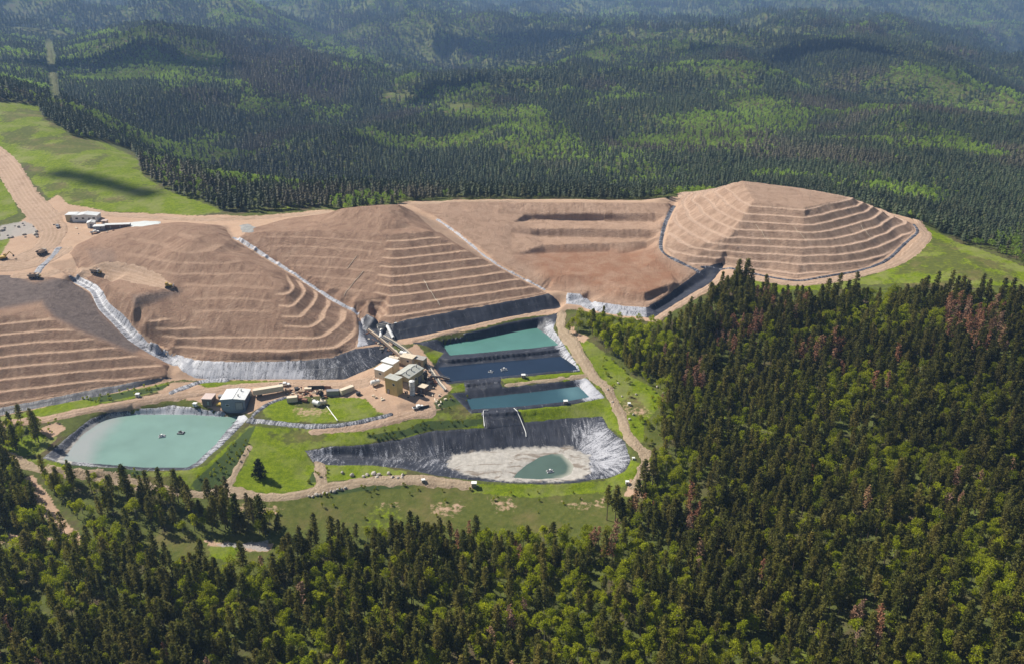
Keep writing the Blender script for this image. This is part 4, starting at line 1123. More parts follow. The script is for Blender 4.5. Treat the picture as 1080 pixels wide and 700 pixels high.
def axis_pts(lo, hi, step, far_lo, far_hi, g=1.06, mid=3.0):
    a = [lo]; s = step
    while a[-1] > far_lo:
        s = min(s * g, 140); a.append(a[-1] - s)
    b = [hi]; s = step
    while b[-1] < far_hi:
        s = min(s * g, 140); b.append(b[-1] + s)
    return np.concatenate([np.array(a[::-1][:-1]), np.arange(lo, hi, step), np.array(b)])

def make_ground():
    xs = axis_pts(-470, 440, 1.25, -9500, 9500)
    ys = axis_pts(290, 640, 1.25, -400, 14500, 1.04)
    mx, my = np.meshgrid(xs, ys)
    z = ground(mx, my, H - DROP)
    z -= 0.0
    n = mx.shape
    idx = np.arange(mx.size).reshape(n)
    quads = np.stack([idx[:-1, :-1].ravel(), idx[:-1, 1:].ravel(), idx[1:, 1:].ravel(), idx[1:, :-1].ravel()], 1)
    V = np.stack([mx.ravel(), my.ravel(), z.ravel()], 1)
    o = grid_mesh('ground', V, quads, M['ground'])
    c, t = cover_at(V[:, 0], V[:, 1], V[:, 2])
    vattr(o, 'cover', c); vattr(o, 'tone', t)
    tag(o, 'grassy and wooded hill country round the mine', kind='structure')
    return o
GROUND = make_ground()

# ------------------------------------------------------------------ trees
def tri_soup(name, tris, mat, shade=None):
    T = np.array(tris, dtype=np.float32).reshape(-1, 3)
    n = len(T) // 3
    me = bpy.data.meshes.new(name)
    me.vertices.add(len(T)); me.vertices.foreach_set('co', T.ravel())
    me.loops.add(len(T)); me.loops.foreach_set('vertex_index', np.arange(len(T), dtype=np.int32))
    me.polygons.add(n); me.polygons.foreach_set('loop_start', np.arange(0, n * 3, 3, dtype=np.int32))
    me.update(calc_edges=True)
    me.materials.append(mat)
    return me

def tuft(T, rng, c, size, out, n=4, up=0.35):
    """a spray of small leaf-sized triangles about a point, leaning outwards"""
    for _ in range(n):
        d = np.array(out) + rng.normal(0, 0.55, 3); d[2] += up
        d /= np.linalg.norm(d) + 1e-6
        s = np.cross(d, rng.normal(0, 1, 3)); s /= np.linalg.norm(s) + 1e-6
        p = np.array(c) + rng.normal(0, size * 0.45, 3)
        L_ = size * rng.uniform(0.7, 1.3); w = size * rng.uniform(0.35, 0.6)
        T.append((p - s * w - d * L_ * 0.4, p + s * w - d * L_ * 0.4, p + d * L_ * 0.8 + s * rng.uniform(-.2, .2) * size))

def tube(V, Fc, pts, rads, sides=5):
    base = len(V)
    for (x, y, z), r in zip(pts, rads):
        for k in range(sides):
            a = 2 * math.pi * k / sides
            V.append((x + r * math.cos(a), y + r * math.sin(a), z))
    for i in range(len(pts) - 1):
        for k in range(sides):
            a = base + i * sides + k; b = base + i * sides + (k + 1) % sides
            Fc.append((a, b, b + sides, a + sides))

def pine_meshes(seed, h=14.0, r=2.1, base=0.28, n_br=62, mat='pine', sparse=1.0, tn=5, ts=0.62):
    rng = np.random.default_rng(seed)
    T = []
    V, Fc = [], []
    bend = rng.normal(0, 0.25, 2)
    def axis(t): return np.array([bend[0] * t * t, bend[1] * t * t, h * t])
    tube(V, Fc, [axis(t) for t in (0, .25, .5, .75, .97)], [0.24, 0.19, 0.15, 0.09, 0.02])
    for i in range(n_br):
        f = (i + rng.uniform(0, 1)) / n_br
        t = base + (0.985 - base) * f ** 0.92
        prof = (1 - f) ** 0.46 * (0.66 + 0.34 * min(1, f / 0.22)) * r
        ln = prof * rng.uniform(0.62, 1.22) + 0.18
        a = i * 2.4 + rng.uniform(-.5, .5)
        out = np.array([math.cos(a), math.sin(a), 0.0])
        c0 = axis(t)
        rise = rng.uniform(-0.12, 0.28) - 0.1 * (1 - f)
        if rng.uniform() > sparse: continue
        tip = c0 + out * ln + np.array([0, 0, rise * ln])
        m = max(2, int(ln / 0.55))
        for k in range(m):
            q = c0 + (tip - c0) * (k + 0.9) / m
            tuft(T, rng, q, ts * (0.75 + 0.4 * rng.uniform()), out, tn)
        if ln > 1.0 and mat != 'pine':
            tube(V, Fc, [c0, tip], [0.05, 0.02], 3)
    for k in range(3): tuft(T, rng, axis(0.985), 0.4, (0, 0, 1), 3)
    return tri_soup('crown', T, M[mat]), (V, Fc)

def aspen_meshes(seed, h=9.0, r=2.2, n=55):
    rng = np.random.default_rng(seed)
    T = []; V, Fc = [], []
    tube(V, Fc, [(0, 0, 0), (0.1, 0, h * .35), (0.15, 0.1, h * .62), (0.1, 0.1, h * 0.9)], [0.17, 0.13, 0.09, 0.02])
    blobs = [(rng.normal(0, r * .33), rng.normal(0, r * .33), h * rng.uniform(.42, .88), r * rng.uniform(.4, .62)) for _ in range(9)]
    for bx, by, bz, br in blobs:
        tube(V, Fc, [(0.1, 0.05, max(0.3 * h, bz - br * 1.2)), (bx, by, bz)], [0.06, 0.02], 3)
        for _ in range(int(n * br / r * 1.1)):
            d = rng.normal(0, 1, 3); d /= np.linalg.norm(d)
            if d[2] < -0.6: d[2] *= -1
            q = np.array([bx, by, bz]) + d * br * rng.uniform(.65, 1.05) * np.array([1, 1, 1.15])
            tuft(T, rng, q, 0.40, d, 3, 0.1)
    return tri_soup('crown', T, M['aspen']), (V, Fc)

def far_pine_mesh(seed, h=13.0, r=2.6):
    """the same tree with few faces, for the slopes beyond the ridge"""
    rng = np.random.default_rng(seed)
    T = []
    for i in range(26):
        f = (i + rng.uniform(0, 1)) / 26
        z = h * (0.22 + 0.76 * f)
        ln = r * (1 - f) ** 0.5 * rng.uniform(0.7, 1.25) + 0.25
        a = i * 2.4 + rng.uniform(-.4, .4)
        d = np.array([math.cos(a), math.sin(a), 0]); s = np.array([-d[1], d[0], 0])
        w = ln * 0.55 + 0.2
        c = np.array([0, 0, z])
        T.append((c + s * w * .5 + d * ln * .3 + np.array([0, 0, .9]), c - s * w * .5 + d * ln * .3 + np.array([0, 0, .9]), c + d * ln - np.array([0, 0, .5])))
        T.append((c + np.array([0, 0, h * .10]), c + d * ln * .9 + s * w, c + d * ln * .9 - s * w))
    return T

def trunk_mesh(vf, mat, name='trunk'):
    me = bpy.data.meshes.new(name)
    me.from_pydata([tuple(map(float, v)) for v in vf[0]], [], vf[1])
    me.materials.append(mat)
    return me

PINES = [pine_meshes(s, h, r, b, n, sparse=sp) for s, h, r, b, n, sp in
         [(1, 14.5, 1.95, .22, 62, 1), (2, 16, 1.7, .30, 62, .95), (3, 11.5, 1.8, .16, 54, 1), (4, 14, 2.2, .34, 56, .88), (5, 9, 1.6, .12, 46, 1), (6, 17, 1.65, .42, 54, .85), (7, 15.5, 1.45, .2, 60, .95)]]
ASPENS = [aspen_meshes(s, h, r) for s, h, r in [(11, 8.5, 2.3), (12, 10, 2.6), (13, 7, 2.1), (14, 9.2, 2.0)]]
DEADS = [pine_meshes(s, h, r, b, n, mat='dead', sparse=sp, tn=4, ts=.52) for s, h, r, b, n, sp in [(21, 13, 1.9, .25, 50, .8), (22, 15, 2.0, .3, 52, .7), (23, 11, 1.7, .2, 44, .85)]]
for lst, bk in ((PINES, 'bark'), (ASPENS, 'aspen_bark'), (DEADS, 'bark')):
    for i, (cm, vf) in enumerate(lst):
        lst[i] = (cm, trunk_mesh(vf, M[bk]))
FAR_PINES = [(tri_soup('crown', far_pine_mesh(s, h, r), M['far_pine']), trunk_mesh(([(-.2, 0, 0), (.2, 0, 0), (0, .25, 0), (0, 0, 8)], [(0, 1, 3), (1, 2, 3), (2, 0, 3)]), M['bark'])) for s, h, r in [(31, 12.5, 2.7), (32, 14, 2.8), (33, 10.5, 2.6)]]
def far_round(seed):
    rng = np.random.default_rng(seed); T = []
    for i in range(46):
        d = rng.normal(0, 1, 3); d /= np.linalg.norm(d); d[2] = abs(d[2]) * 1.1 - .15
        q = np.array([0, 0, 5.2]) + d * np.array([2.3, 2.3, 3.2]) * rng.uniform(.75, 1.05)
        tuft(T, rng, q, 0.85, d, 2, 0.1)
    return T
FAR_ASPENS = [(tri_soup('crown', far_round(s), M['far_aspen']), FAR_PINES[0][1]) for s in (41, 42)]

PROTO = {}                        # real trees standing in the scene whose meshes the distant woods share
def tree(name, meshes, x, y, s, rot, label, cat, group=None, z=None, sz=None):
    r = bpy.data.objects.new(name, None)
    r.empty_display_size = 1
    r.location = (x, y, (ground(x, y) if z is None else z) - 0.15)
    r.rotation_euler = (0, 0, rot); r.scale = (s, s, sz or s)
    COL.objects.link(r)
    tag(r, label, cat, group)
    ch = []
    for nm, me in zip(('crown', 'trunk'), meshes):
        o = bpy.data.objects.new(nm, me); COL.objects.link(o); o.parent = r
        ch.append(o)
    return r, ch

# candidates
def scatter(x0, x1, y0, y1, sp, rng):
    gx = np.arange(x0, x1, sp); gy = np.arange(y0, y1, sp)
    mx, my = np.meshgrid(gx, gy)
    mx = (mx + rng.uniform(-.48, .48, mx.shape) * sp).ravel(); my = (my + rng.uniform(-.48, .48, my.shape) * sp).ravel()
    return mx, my

NEAR_IN = [(-260, 480), (-20, 486), (24, 499), (60, 502), (100, 508), (170, 525), (240, 533), (262, 540), (300, 560), (335, 570), (400, 566), (450, 565), (520, 572), (600, 568), (640, 560), (660, 540), (670, 524), (686, 500), (690, 480), (684, 462), (692, 436),
           (706, 419), (690, 405), (666, 394), (634, 367), (619, 353), (598, 352), (604, 341), (640, 342), (690, 349), (712, 347), (742, 327), (764, 305), (774, 297), (786, 297), (796, 312), (840, 319), (880, 316), (930, 315), (1000, 313), (1090, 315), (1320, 335), (1320, 1000), (-260, 1000)]
LEFT_IN = [(-200, 462), (0, 448), (36, 447), (48, 460), (30, 472), (0, 478), (-200, 480)]
CLEAR = [[(150, 562), (225, 563), (300, 568), (290, 598), (240, 606), (190, 600), (150, 585)], [(18, 500), (36, 498), (75, 545), (98, 575), (80, 580), (48, 548)], [(-20, 562), (40, 560), (66, 564), (40, 575), (-20, 578)],
         [(640, 428), (690, 428), (690, 440), (645, 440)], [(0, 478), (14, 478), (60, 500), (20, 500)], [(330, 540), (620, 542), (640, 556), (330, 558)]]
ASPEN_PX = [([(596, 332), (690, 338), (720, 345), (712, 400), (640, 376), (600, 356)], .86), ([(280, 600), (420, 605), (410, 670), (280, 665)], .6), ([(900, 560), (1080, 545), (1080, 620), (930, 640)], .4), ([(838, 405), (880, 396), (958, 402), (960, 440), (900, 452), (845, 440)], .72), ([(880, 455), (940, 470), (930, 510), (880, 490)], .5),
            ([(1000, 430), (1080, 400), (1080, 520), (1010, 500)], .42), ([(540, 648), (610, 655), (610, 700), (530, 700)], .6), ([(720, 676), (812, 680), (812, 720), (715, 720)], .85), ([(0, 560), (130, 580), (120, 660), (0, 660)], .45),
            ([(430, 625), (520, 630), (520, 700), (400, 700)], .4), ([(270, 620), (370, 610), (360, 680), (290, 690)], .45), ([(700, 330), (760, 300), (790, 320), (730, 345)], .3), ([(676, 400), (706, 415), (700, 520), (676, 500), (684, 462)], .55), ([(820, 550), (870, 540), (880, 620), (820, 620)], .3),
            ([(980, 520), (1080, 520), (1080, 600), (1000, 600)], .4), ([(40, 470), (130, 530), (160, 570), (60, 560)], .5)]
DEAD_PX = [([(750, 342), (800, 345), (798, 376), (745, 376)], .5), ([(995, 330), (1056, 338), (1056, 378), (990, 376)], .6), ([(836, 368), (888, 372), (886, 392), (836, 390)], .6), ([(870, 660), (935, 655), (935, 700), (880, 700)], .35), ([(476, 562), (500, 562), (500, 585), (476, 585)], .6),
           ([(620, 572), (650, 570), (650, 600), (622, 600)], .5), ([(720, 395), (745, 395), (745, 415), (718, 415)], .5), ([(720, 530), (735, 530), (735, 570), (722, 570)], .5), ([(930, 300), (970, 302), (970, 318), (930, 316)], .4), ([(800, 318), (850, 318), (850, 350), (800, 350)], .2), ([(668, 530), (690, 528), (690, 550), (670, 550)], .5)]

def inpoly(u, v, P): return poly_sd(u, v, np.array(P, float)) > 0

nx, ny = scatter(-560, 640, 160, 640, 3.25, np.random.default_rng(3))
m = (np.abs(nx) < ny * 0.80 + 40)
nx, ny = nx[m], ny[m]
nz = ground(nx, ny)
nu, nv, nd = proj(nx, ny, nz)
ok = (inpoly(nu, nv, NEAR_IN) | inpoly(nu, nv, LEFT_IN)) & (ny < back_y(nx, ny) - 4) & (nu > -160) & (nu < 1240) & (nv < 800)
for c in CLEAR: ok &= ~inpoly(nu, nv, c)
dens = fbm(nx, ny, 30, 3, 201)
rr = np.random.default_rng(4).uniform(0, 1, nx.shape)
keepp = 0.80 + 0.55 * dens
sparse_zone = inpoly(nu, nv, [(150, 526), (345, 545), (345, 580), (150, 562)]) | inpoly(nu, nv, [(20, 490), (150, 520), (240, 560), (60, 560)])
keepp = np.where(inpoly(nu, nv, [(596, 338), (712, 345), (712, 412), (600, 372)]), 1.0, keepp)
keepp = np.where(sparse_zone, keepp * 0.62, keepp)
ok &= rr < keepp
nx, ny, nz, nu, nv, nd = [a[ok] for a in (nx, ny, nz, nu, nv, nd)]
pa = 0.21 + 0.58 * sstep(0.05, 0.38, fbm(nx, ny, 34, 3, 301))
pd = 0.006 + 0.03 * sstep(0.35, 0.5, fbm(nx, ny, 24, 2, 302))
for P, w in ASPEN_PX: pa = np.maximum(pa, w * sstep(-6, 4, poly_sd(nu, nv, np.array(P, float))))
for P, w in DEAD_PX: pd = np.maximum(pd, w * sstep(-4, 3, poly_sd(nu, nv, np.array(P, float))))
r1 = np.random.default_rng(5).uniform(0, 1, nx.shape)
ntype = np.where(r1 < pd, 2, np.where(r1 < pd + (1 - pd) * pa, 1, 0))
nrot = np.random.default_rng(6).uniform(0, 6.28, nx.shape)
nsc = np.random.default_rng(8).uniform(0.60, 1.04, nx.shape)
nvar = np.random.default_rng(9).integers(0, 60, nx.shape)

SETS = {0: ('pine_tree', PINES, 'pine'), 1: ('aspen_tree', ASPENS, 'broadleaf tree'), 2: ('dead_pine_tree', DEADS, 'dead pine')}
LAB = {0: ('dark green pine standing in the dense forest in front of the mine', 'pines of the near forest'), 1: ('bright green leafy tree standing among the pines of the near forest', 'leafy trees of the near forest'),
       2: ('rusty red dead pine standing among green pines of the near forest', 'dead pines of the near forest')}
def zone_label(t, u, v, h):
    if v < 420 and u < 712: zn = 'in the leafy wood beside the brown road'
    elif v < 480 and u < 60: zn = 'in the stand left of the pale green pond'
    elif v < 400: zn = 'in the hillside forest below the ringed heap'
    elif v < 560 and u > 660: zn = 'on the forested hillside ' + ('just right of the brown road' if u < 760 else 'well right of the stepped ponds' if u < 900 else 'far right of the ponds')
    elif v < 600 and u < 330: zn = 'between the front track and the small clearing'
    elif v < 620: zn = 'at the forest edge ' + ('below the boulders' if u < 430 else 'below the middle of the lower pond' if u < 560 else 'below the murky puddle' if u < 640 else 'below the end of the brown road')
    else: zn = 'in the forest at the bottom, ' + ('below the pale green pond' if u < 270 else 'below the lower pond' if u < 560 else 'towards the middle right' if u < 800 else 'in the right corner')
    if t == 0: w = 'tall dark pine' if h > 12.8 else 'young low pine' if h < 9.8 else 'middle sized dark green pine'
    elif t == 1: w = 'large bright green leafy tree' if h > 7.8 else 'small bright green leafy tree' if h < 6.0 else 'bright green leafy tree'
    else: w = 'rusty red dead pine'
    return w + ' ' + zn, {0: 'pines ', 1: 'leafy trees ', 2: 'dead pines '}[t] + zn
indiv = np.zeros(nx.shape, bool)
hgt = {0: 14., 1: 8.5, 2: 13.}
hv = np.array([hgt[t] for t in ntype]) * nsc
tu, tv, _ = proj(nx, ny, nz + hv * 0.8)
for t, cap in ((0, 285), (1, 240), (2, 110)):
    name, lst, cat = SETS[t]
    c = np.where((ntype == t) & (tu > 4) & (tu < 1076) & (tv < 690) & (nu > 0) & (nu < 1080))[0]
    app = hv[c] / nd[c] * FPX
    c = c[np.argsort(-app)][:cap]
    indiv[c] = True
    for i in c:
        k = nvar[i] % len(lst)
        lb, gp = zone_label(t, nu[i], nv[i], hv[i])
        r, ch = tree(name, lst[k], nx[i], ny[i], nsc[i], nrot[i], lb, cat, gp, z=nz[i])
        PROTO.setdefault((t, k), ch)

def stand_tone(p):
    x, y = p[:, 0], p[:, 1]
    tone = np.clip(fbm(x, y, 70, 3, 501) * 0.55 + fbm(x, y, 330, 3, 502) * 0.6, -0.4, 0.6)
    brown = 0.55 * sstep(0.28, 0.5, fbm(x, y, 160, 3, 503))
    u, v, _ = proj(x, y, p[:, 2])
    brown = np.maximum(brown, 0.6 * sstep(-10, 8, poly_sd(u, v, np.array([(225, 50), (300, 46), (380, 82), (360, 112), (270, 105)], float))))
    return tone, brown

def forest(name, label, pos, rot, scl, pick, protos):
    """one mass of trees: points that repeat the meshes of real trees in the scene"""
    n = len(pos)
    me = bpy.data.meshes.new(name)
    me.vertices.add(n); me.vertices.foreach_set('co', np.asarray(pos, np.float32).ravel())
    o = bpy.data.objects.new(name, me); COL.objects.link(o)
    for nm, dt, arr in (('turn', 'FLOAT', rot), ('size', 'FLOAT', scl), ('which', 'INT', pick)):
        a = me.attributes.new(nm, dt, 'POINT')
        a.data.foreach_set('value', np.asarray(arr, np.int32 if dt == 'INT' else np.float32))
    tone, brown = stand_tone(np.asarray(pos))
    if 'pine' not in name: brown = brown * 0
    for nm, arr in (('tone', tone), ('brown', brown)):
        a = me.attributes.new(nm, 'FLOAT', 'POINT'); a.data.foreach_set('value', np.asarray(arr, np.float32))
    ng = bpy.data.node_groups.new(name, 'GeometryNodeTree')
    ng.interface.new_socket('Geometry', in_out='INPUT', socket_type='NodeSocketGeometry')
    ng.interface.new_socket('Geometry', in_out='OUTPUT', socket_type='NodeSocketGeometry')
    N, K = ng.nodes, ng.links
    gi, go = N.new('NodeGroupInput'), N.new('NodeGroupOutput')
    iop = N.new('GeometryNodeInstanceOnPoints')
    K.new(gi.outputs[0], iop.inputs['Points'])
    jn = N.new('GeometryNodeJoinGeometry')
    for parts in protos:
        j = N.new('GeometryNodeJoinGeometry')
        for p in parts:
            oi = N.new('GeometryNodeObjectInfo'); oi.transform_space = 'ORIGINAL'
            oi.inputs['Object'].default_value = p
            K.new(oi.outputs['Geometry'], j.inputs[0])
        g2 = N.new('GeometryNodeGeometryToInstance')
        K.new(j.outputs[0], g2.inputs[0]); K.new(g2.outputs[0], jn.inputs[0])
    K.new(jn.outputs[0], iop.inputs['Instance'])
    iop.inputs['Pick Instance'].default_value = True
    def na(nm, dt):
        a = N.new('GeometryNodeInputNamedAttribute'); a.data_type = dt; a.inputs['Name'].default_value = nm
        return a.outputs[0]
    K.new(na('which', 'INT'), iop.inputs['Instance Index'])
    cx = N.new('ShaderNodeCombineXYZ'); K.new(na('turn', 'FLOAT'), cx.inputs[2])
    K.new(cx.outputs[0], iop.inputs['Rotation'])
    K.new(na('size', 'FLOAT'), iop.inputs['Scale'])
    K.new(iop.outputs[0], go.inputs[0])
    md = o.modifiers.new('trees', 'NODES'); md.node_group = ng
    return tag(o, label, kind='stuff')

for t, nm, lab in ((0, 'pine_forest', 'dense dark pine forest in front of and right of the mine'), (1, 'leafy_forest', 'bright green leafy trees mixed through the near pine forest'), (2, 'dead_pine_forest', 'rusty dead pines scattered through the near forest')):
    c = np.where((ntype == t) & ~indiv)[0]
    ks = sorted(k for (tt, k) in PROTO if tt == t)
    pos = np.stack([nx[c], ny[c], nz[c] - .15], 1)
    forest(nm, lab, pos, nrot[c], nsc[c], nvar[c] % len(ks), [PROTO[(t, k)] for k in ks])
print('near trees', len(nx), 'individual', indiv.sum())

# beyond the ridge
def far_band(y0, y1, sp, seed):
    x, y = scatter(-y1 * .78, y1 * .78, y0, y1, sp, np.random.default_rng(seed))
    m = (np.abs(x) < y * .74 + 30) & (y > back_y(x, y) + 4)
    return x[m], y[m]
fx, fy, fs = [], [], []
for y0, y1, sp, sc in ((430, 900, 4.4, .74), (900, 1500, 5.2, .82), (1500, 2300, 7.6, 1.15), (2300, 3600, 11.5, 1.55), (3600, 6500, 19, 2.2)):
    x, y = far_band(y0, y1, sp, int(y0))
    fx.append(x); fy.append(y); fs.append(np.full(len(x), sc))
fx, fy, fs = map(np.concatenate, (fx, fy, fs))
fz = ground(fx, fy)
fu, fv, fd = proj(fx, fy, fz)
keep = (fu > -90) & (fu < 1170) & (fv > -25)
for c in ([(47, 44), (56, 44), (65, 108), (54, 110)], [(405, 98), (436, 101), (432, 108), (400, 106)], [(470, 110), (510, 112), (505, 118), (470, 117)]):
    keep &= ~inpoly(fu, fv, c)
fr = np.random.default_rng(15).uniform(0, 1, fx.shape)
keep &= fr < 0.92 + 0.3 * fbm(fx, fy, 60, 3, 401)
fx, fy, fz, fs, fu, fv, fd = [a[keep] for a in (fx, fy, fz, fs, fu, fv, fd)]
pa = 0.03 + 0.8 * sstep(0.14, 0.34, fbm(fx, fy, 95, 4, 402) + 0.35 * fbm(fx, fy, 480, 2, 404)) + 0.45 * sstep(0.14, 0.35, fbm(fx, fy, 420, 3, 403))
for P, w in (([(145, 58), (165, 50), (200, 92), (175, 98), (150, 80)], .7), ([(60, 140), (180, 165), (235, 218), (180, 200), (140, 158), (80, 150)], .35), ([(395, 98), (520, 105), (520, 125), (400, 115)], .6),
             ([(430, 10), (520, 20), (520, 40), (430, 36)], .5), ([(1050, 250), (1080, 240), (1080, 285), (1040, 270)], .6), ([(540, 130), (600, 130), (620, 170), (540, 175)], .6), ([(690, 135), (820, 130), (820, 165), (700, 165)], .35)):
    pa = np.maximum(pa, w * sstep(-6, 4, poly_sd(fu, fv, np.array(P, float))))
pa = pa * (1 - 0.9 * sstep(-8, 8, poly_sd(fu, fv, np.array([(225, 50), (300, 46), (380, 82), (360, 112), (270, 105)], float))))
r2 = np.random.default_rng(16).uniform(0, 1, fx.shape)
ft = (r2 < pa).astype(int)
frot = np.random.default_rng(17).uniform(0, 6.28, fx.shape)
fsz = fs * np.random.default_rng(18).uniform(.75, 1.15, fx.shape)
fvar = np.random.default_rng(19).integers(0, 60, fx.shape)
findiv = np.zeros(fx.shape, bool)
FP = {}
for t, lst, nm, lab, cat, grp, cap in ((0, FAR_PINES, 'pine_tree', 'dark pine at the forest edge just beyond the ridge road', 'pine', 'pines along the ridge', 40),
                                       (1, FAR_ASPENS, 'aspen_tree', 'pale green leafy tree at the forest edge beyond the ridge', 'broadleaf tree', 'leafy trees along the ridge', 16)):
    c = np.where((ft == t) & (fu > 5) & (fu < 1075) & (fy < back_y(fx, fy) + 22))[0]
    c = c[np.argsort(fd[c])][:cap]
    findiv[c] = True
    for i in c:
        k = fvar[i] % len(lst)
        r, ch = tree(nm, lst[k], fx[i], fy[i], fsz[i], frot[i], lab, cat, grp, z=fz[i])
        FP.setdefault((t, k), ch)
for t, nm, lab in ((0, 'distant_pine_forest', 'dark conifer forest covering the hills beyond the ridge'), (1, 'distant_leafy_forest', 'patches of pale leafy trees in the forest beyond the ridge')):
    c = np.where((ft == t) & ~findiv)[0]
    ks = sorted(k for (tt, k) in FP if tt == t)
    forest(nm, lab, np.stack([fx[c], fy[c], fz[c] - .2], 1), frot[c], fsz[c], fvar[c] % len(ks), [FP[(t, k)] for k in ks])
print('far trees', len(fx))

# ------------------------------------------------------------------ buildings, machines and small things
M['wall_blue'] = simple('grey_blue_cladding', (0.20, 0.22, 0.27), 0.5, 0.2, 0.12, 0.8)
M['roof_white'] = simple('white_metal_roof', (0.74, 0.74, 0.72), 0.45, 0.0, 0.08, 0.5)
M['wall_yellow'] = simple('yellow_tan_cladding', (0.56, 0.43, 0.17), 0.6, 0.0, 0.12, 0.7)
M['roof_sage'] = simple('sage_roof', (0.44, 0.44, 0.39), 0.55, 0.0, 0.12, 0.6)
M['wall_tan'] = simple('tan_cladding', (0.52, 0.43, 0.25), 0.65, 0.0, 0.14, 0.7)
M['wall_brown'] = simple('brown_cladding', (0.17, 0.125, 0.11), 0.7, 0.0, 0.15)
M['roof_pink'] = simple('dusty_pink_roof', (0.60, 0.48, 0.43), 0.6, 0.0, 0.12)
M['white'] = simple('white_paint', (0.74, 0.73, 0.70), 0.5, 0.0, 0.08)
M['cream'] = simple('cream_paint', (0.66, 0.56, 0.42), 0.6, 0.0, 0.12)
M['grey'] = simple('grey_steel', (0.28, 0.28, 0.29), 0.5, 0.4, 0.15)
M['dark'] = simple('dark_steel', (0.045, 0.045, 0.05), 0.55, 0.3, 0.2)
M['rubber'] = simple('rubber', (0.025, 0.025, 0.027), 0.85)
M['glass'] = simple('dark_glass', (0.02, 0.025, 0.03), 0.08)
M['rust'] = simple('rusty_steel', (0.22, 0.10, 0.06), 0.8, 0.1, 0.3)
M['machine'] = simple('machine_yellow', (0.50, 0.33, 0.06), 0.5, 0.0, 0.15)
M['bed'] = simple('dusty_truck_bed', (0.36, 0.28, 0.21), 0.7, 0.1, 0.2)
M['rock'] = simple('pale_rock', (0.44, 0.39, 0.33), 0.95, 0.0, 0.3, 0.9)
M['wood'] = simple('weathered_wood', (0.30, 0.20, 0.13), 0.85, 0.0, 0.3)
M['concrete'] = simple('pale_concrete', (0.36, 0.34, 0.31), 0.9, 0.0, 0.15)
M['sheet'] = simple('white_sheet', (0.54, 0.56, 0.54), 0.5, 0.0, 0.12)
M['gravel'] = simple('grey_gravel', (0.27, 0.265, 0.25), 0.95, 0, .3, .3)
M['spruce'] = foliage('spruce_needles', [(0.020, 0.032, 0.016), (0.024, 0.036, 0.018)])

class MB:
    """boxes, cylinders and prisms gathered for one part"""
    def __init__(s): s.v = []; s.f = []
    def box(s, cx, cy, cz_, sx, sy, sz, rz=0.0, taper=1.0, bev=0.0):
        b = len(s.v); c, n = math.cos(rz), math.sin(rz)
        for z, k in ((-.5, 1.0), (.5, taper)):
            for x, y in ((-.5, -.5), (.5, -.5), (.5, .5), (-.5, .5)):
                X, Y = x * sx * k, y * sy * k
                s.v.append((cx + X * c - Y * n, cy + X * n + Y * c, cz_ + z * sz))
        s.f += [tuple(b + i for i in q) for q in ((3, 2, 1, 0), (4, 5, 6, 7), (0, 1, 5, 4), (1, 2, 6, 5), (2, 3, 7, 6), (3, 0, 4, 7))]
        return s
    def cyl(s, p, q, r, r2=None, n=12):
        p, q = Vector(p), Vector(q); d = (q - p).normalized()
        a = d.orthogonal().normalized(); e = d.cross(a); b = len(s.v); r2 = r if r2 is None else r2
        for c, rr in ((p, r), (q, r2)):
            for k in range(n):
                t = 2 * math.pi * k / n
                s.v.append(tuple(c + (a * math.cos(t) + e * math.sin(t)) * rr))
        for k in range(n):
            s.f.append((b + k, b + (k + 1) % n, b + n + (k + 1) % n, b + n + k))
        s.f.append(tuple(b + k for k in range(n))[::-1]); s.f.append(tuple(b + n + k for k in range(n)))
        return s
    def prism(s, prof, y0, y1):
        """profile in x,z extruded along y"""
        b = len(s.v); n = len(prof)
        for y in (y0, y1):
            for x, z in prof: s.v.append((x, y, z))
        for k in range(n): s.f.append((b + k, b + (k + 1) % n, b + n + (k + 1) % n, b + n + k))
        s.f.append(tuple(b + k for k in range(n))[::-1]); s.f.append(tuple(b + n + k for k in range(n)))
        return s
    def build(s, name, mat, parent=None, bevel=0.0):
        o = mesh_obj(name, s.v, s.f, mat, parent)
        if bevel:
            bm = bmesh.new(); bm.from_mesh(o.data)
            bmesh.ops.recalc_face_normals(bm, faces=bm.faces)
            bmesh.ops.bevel(bm, geom=bm.edges[:], offset=bevel, segments=1, affect='EDGES', clamp_overlap=True)
            bm.to_mesh(o.data); bm.free()
        else:
            bm = bmesh.new(); bm.from_mesh(o.data); bmesh.ops.recalc_face_normals(bm, faces=bm.faces); bm.to_mesh(o.data); bm.free()
        return o

def thing(name, u, v, rot, label, cat, group=None, dz=0.15, z=None):
    p = hit(u, v) if z is None else at_z(u, v, z)
    o = bpy.data.objects.new(name, None); o.empty_display_size = 1
    o.location = (p[0], p[1], p[2] + dz); o.rotation_euler = (0, 0, math.radians(rot))
    COL.objects.link(o)
    return tag(o, label, cat, group)

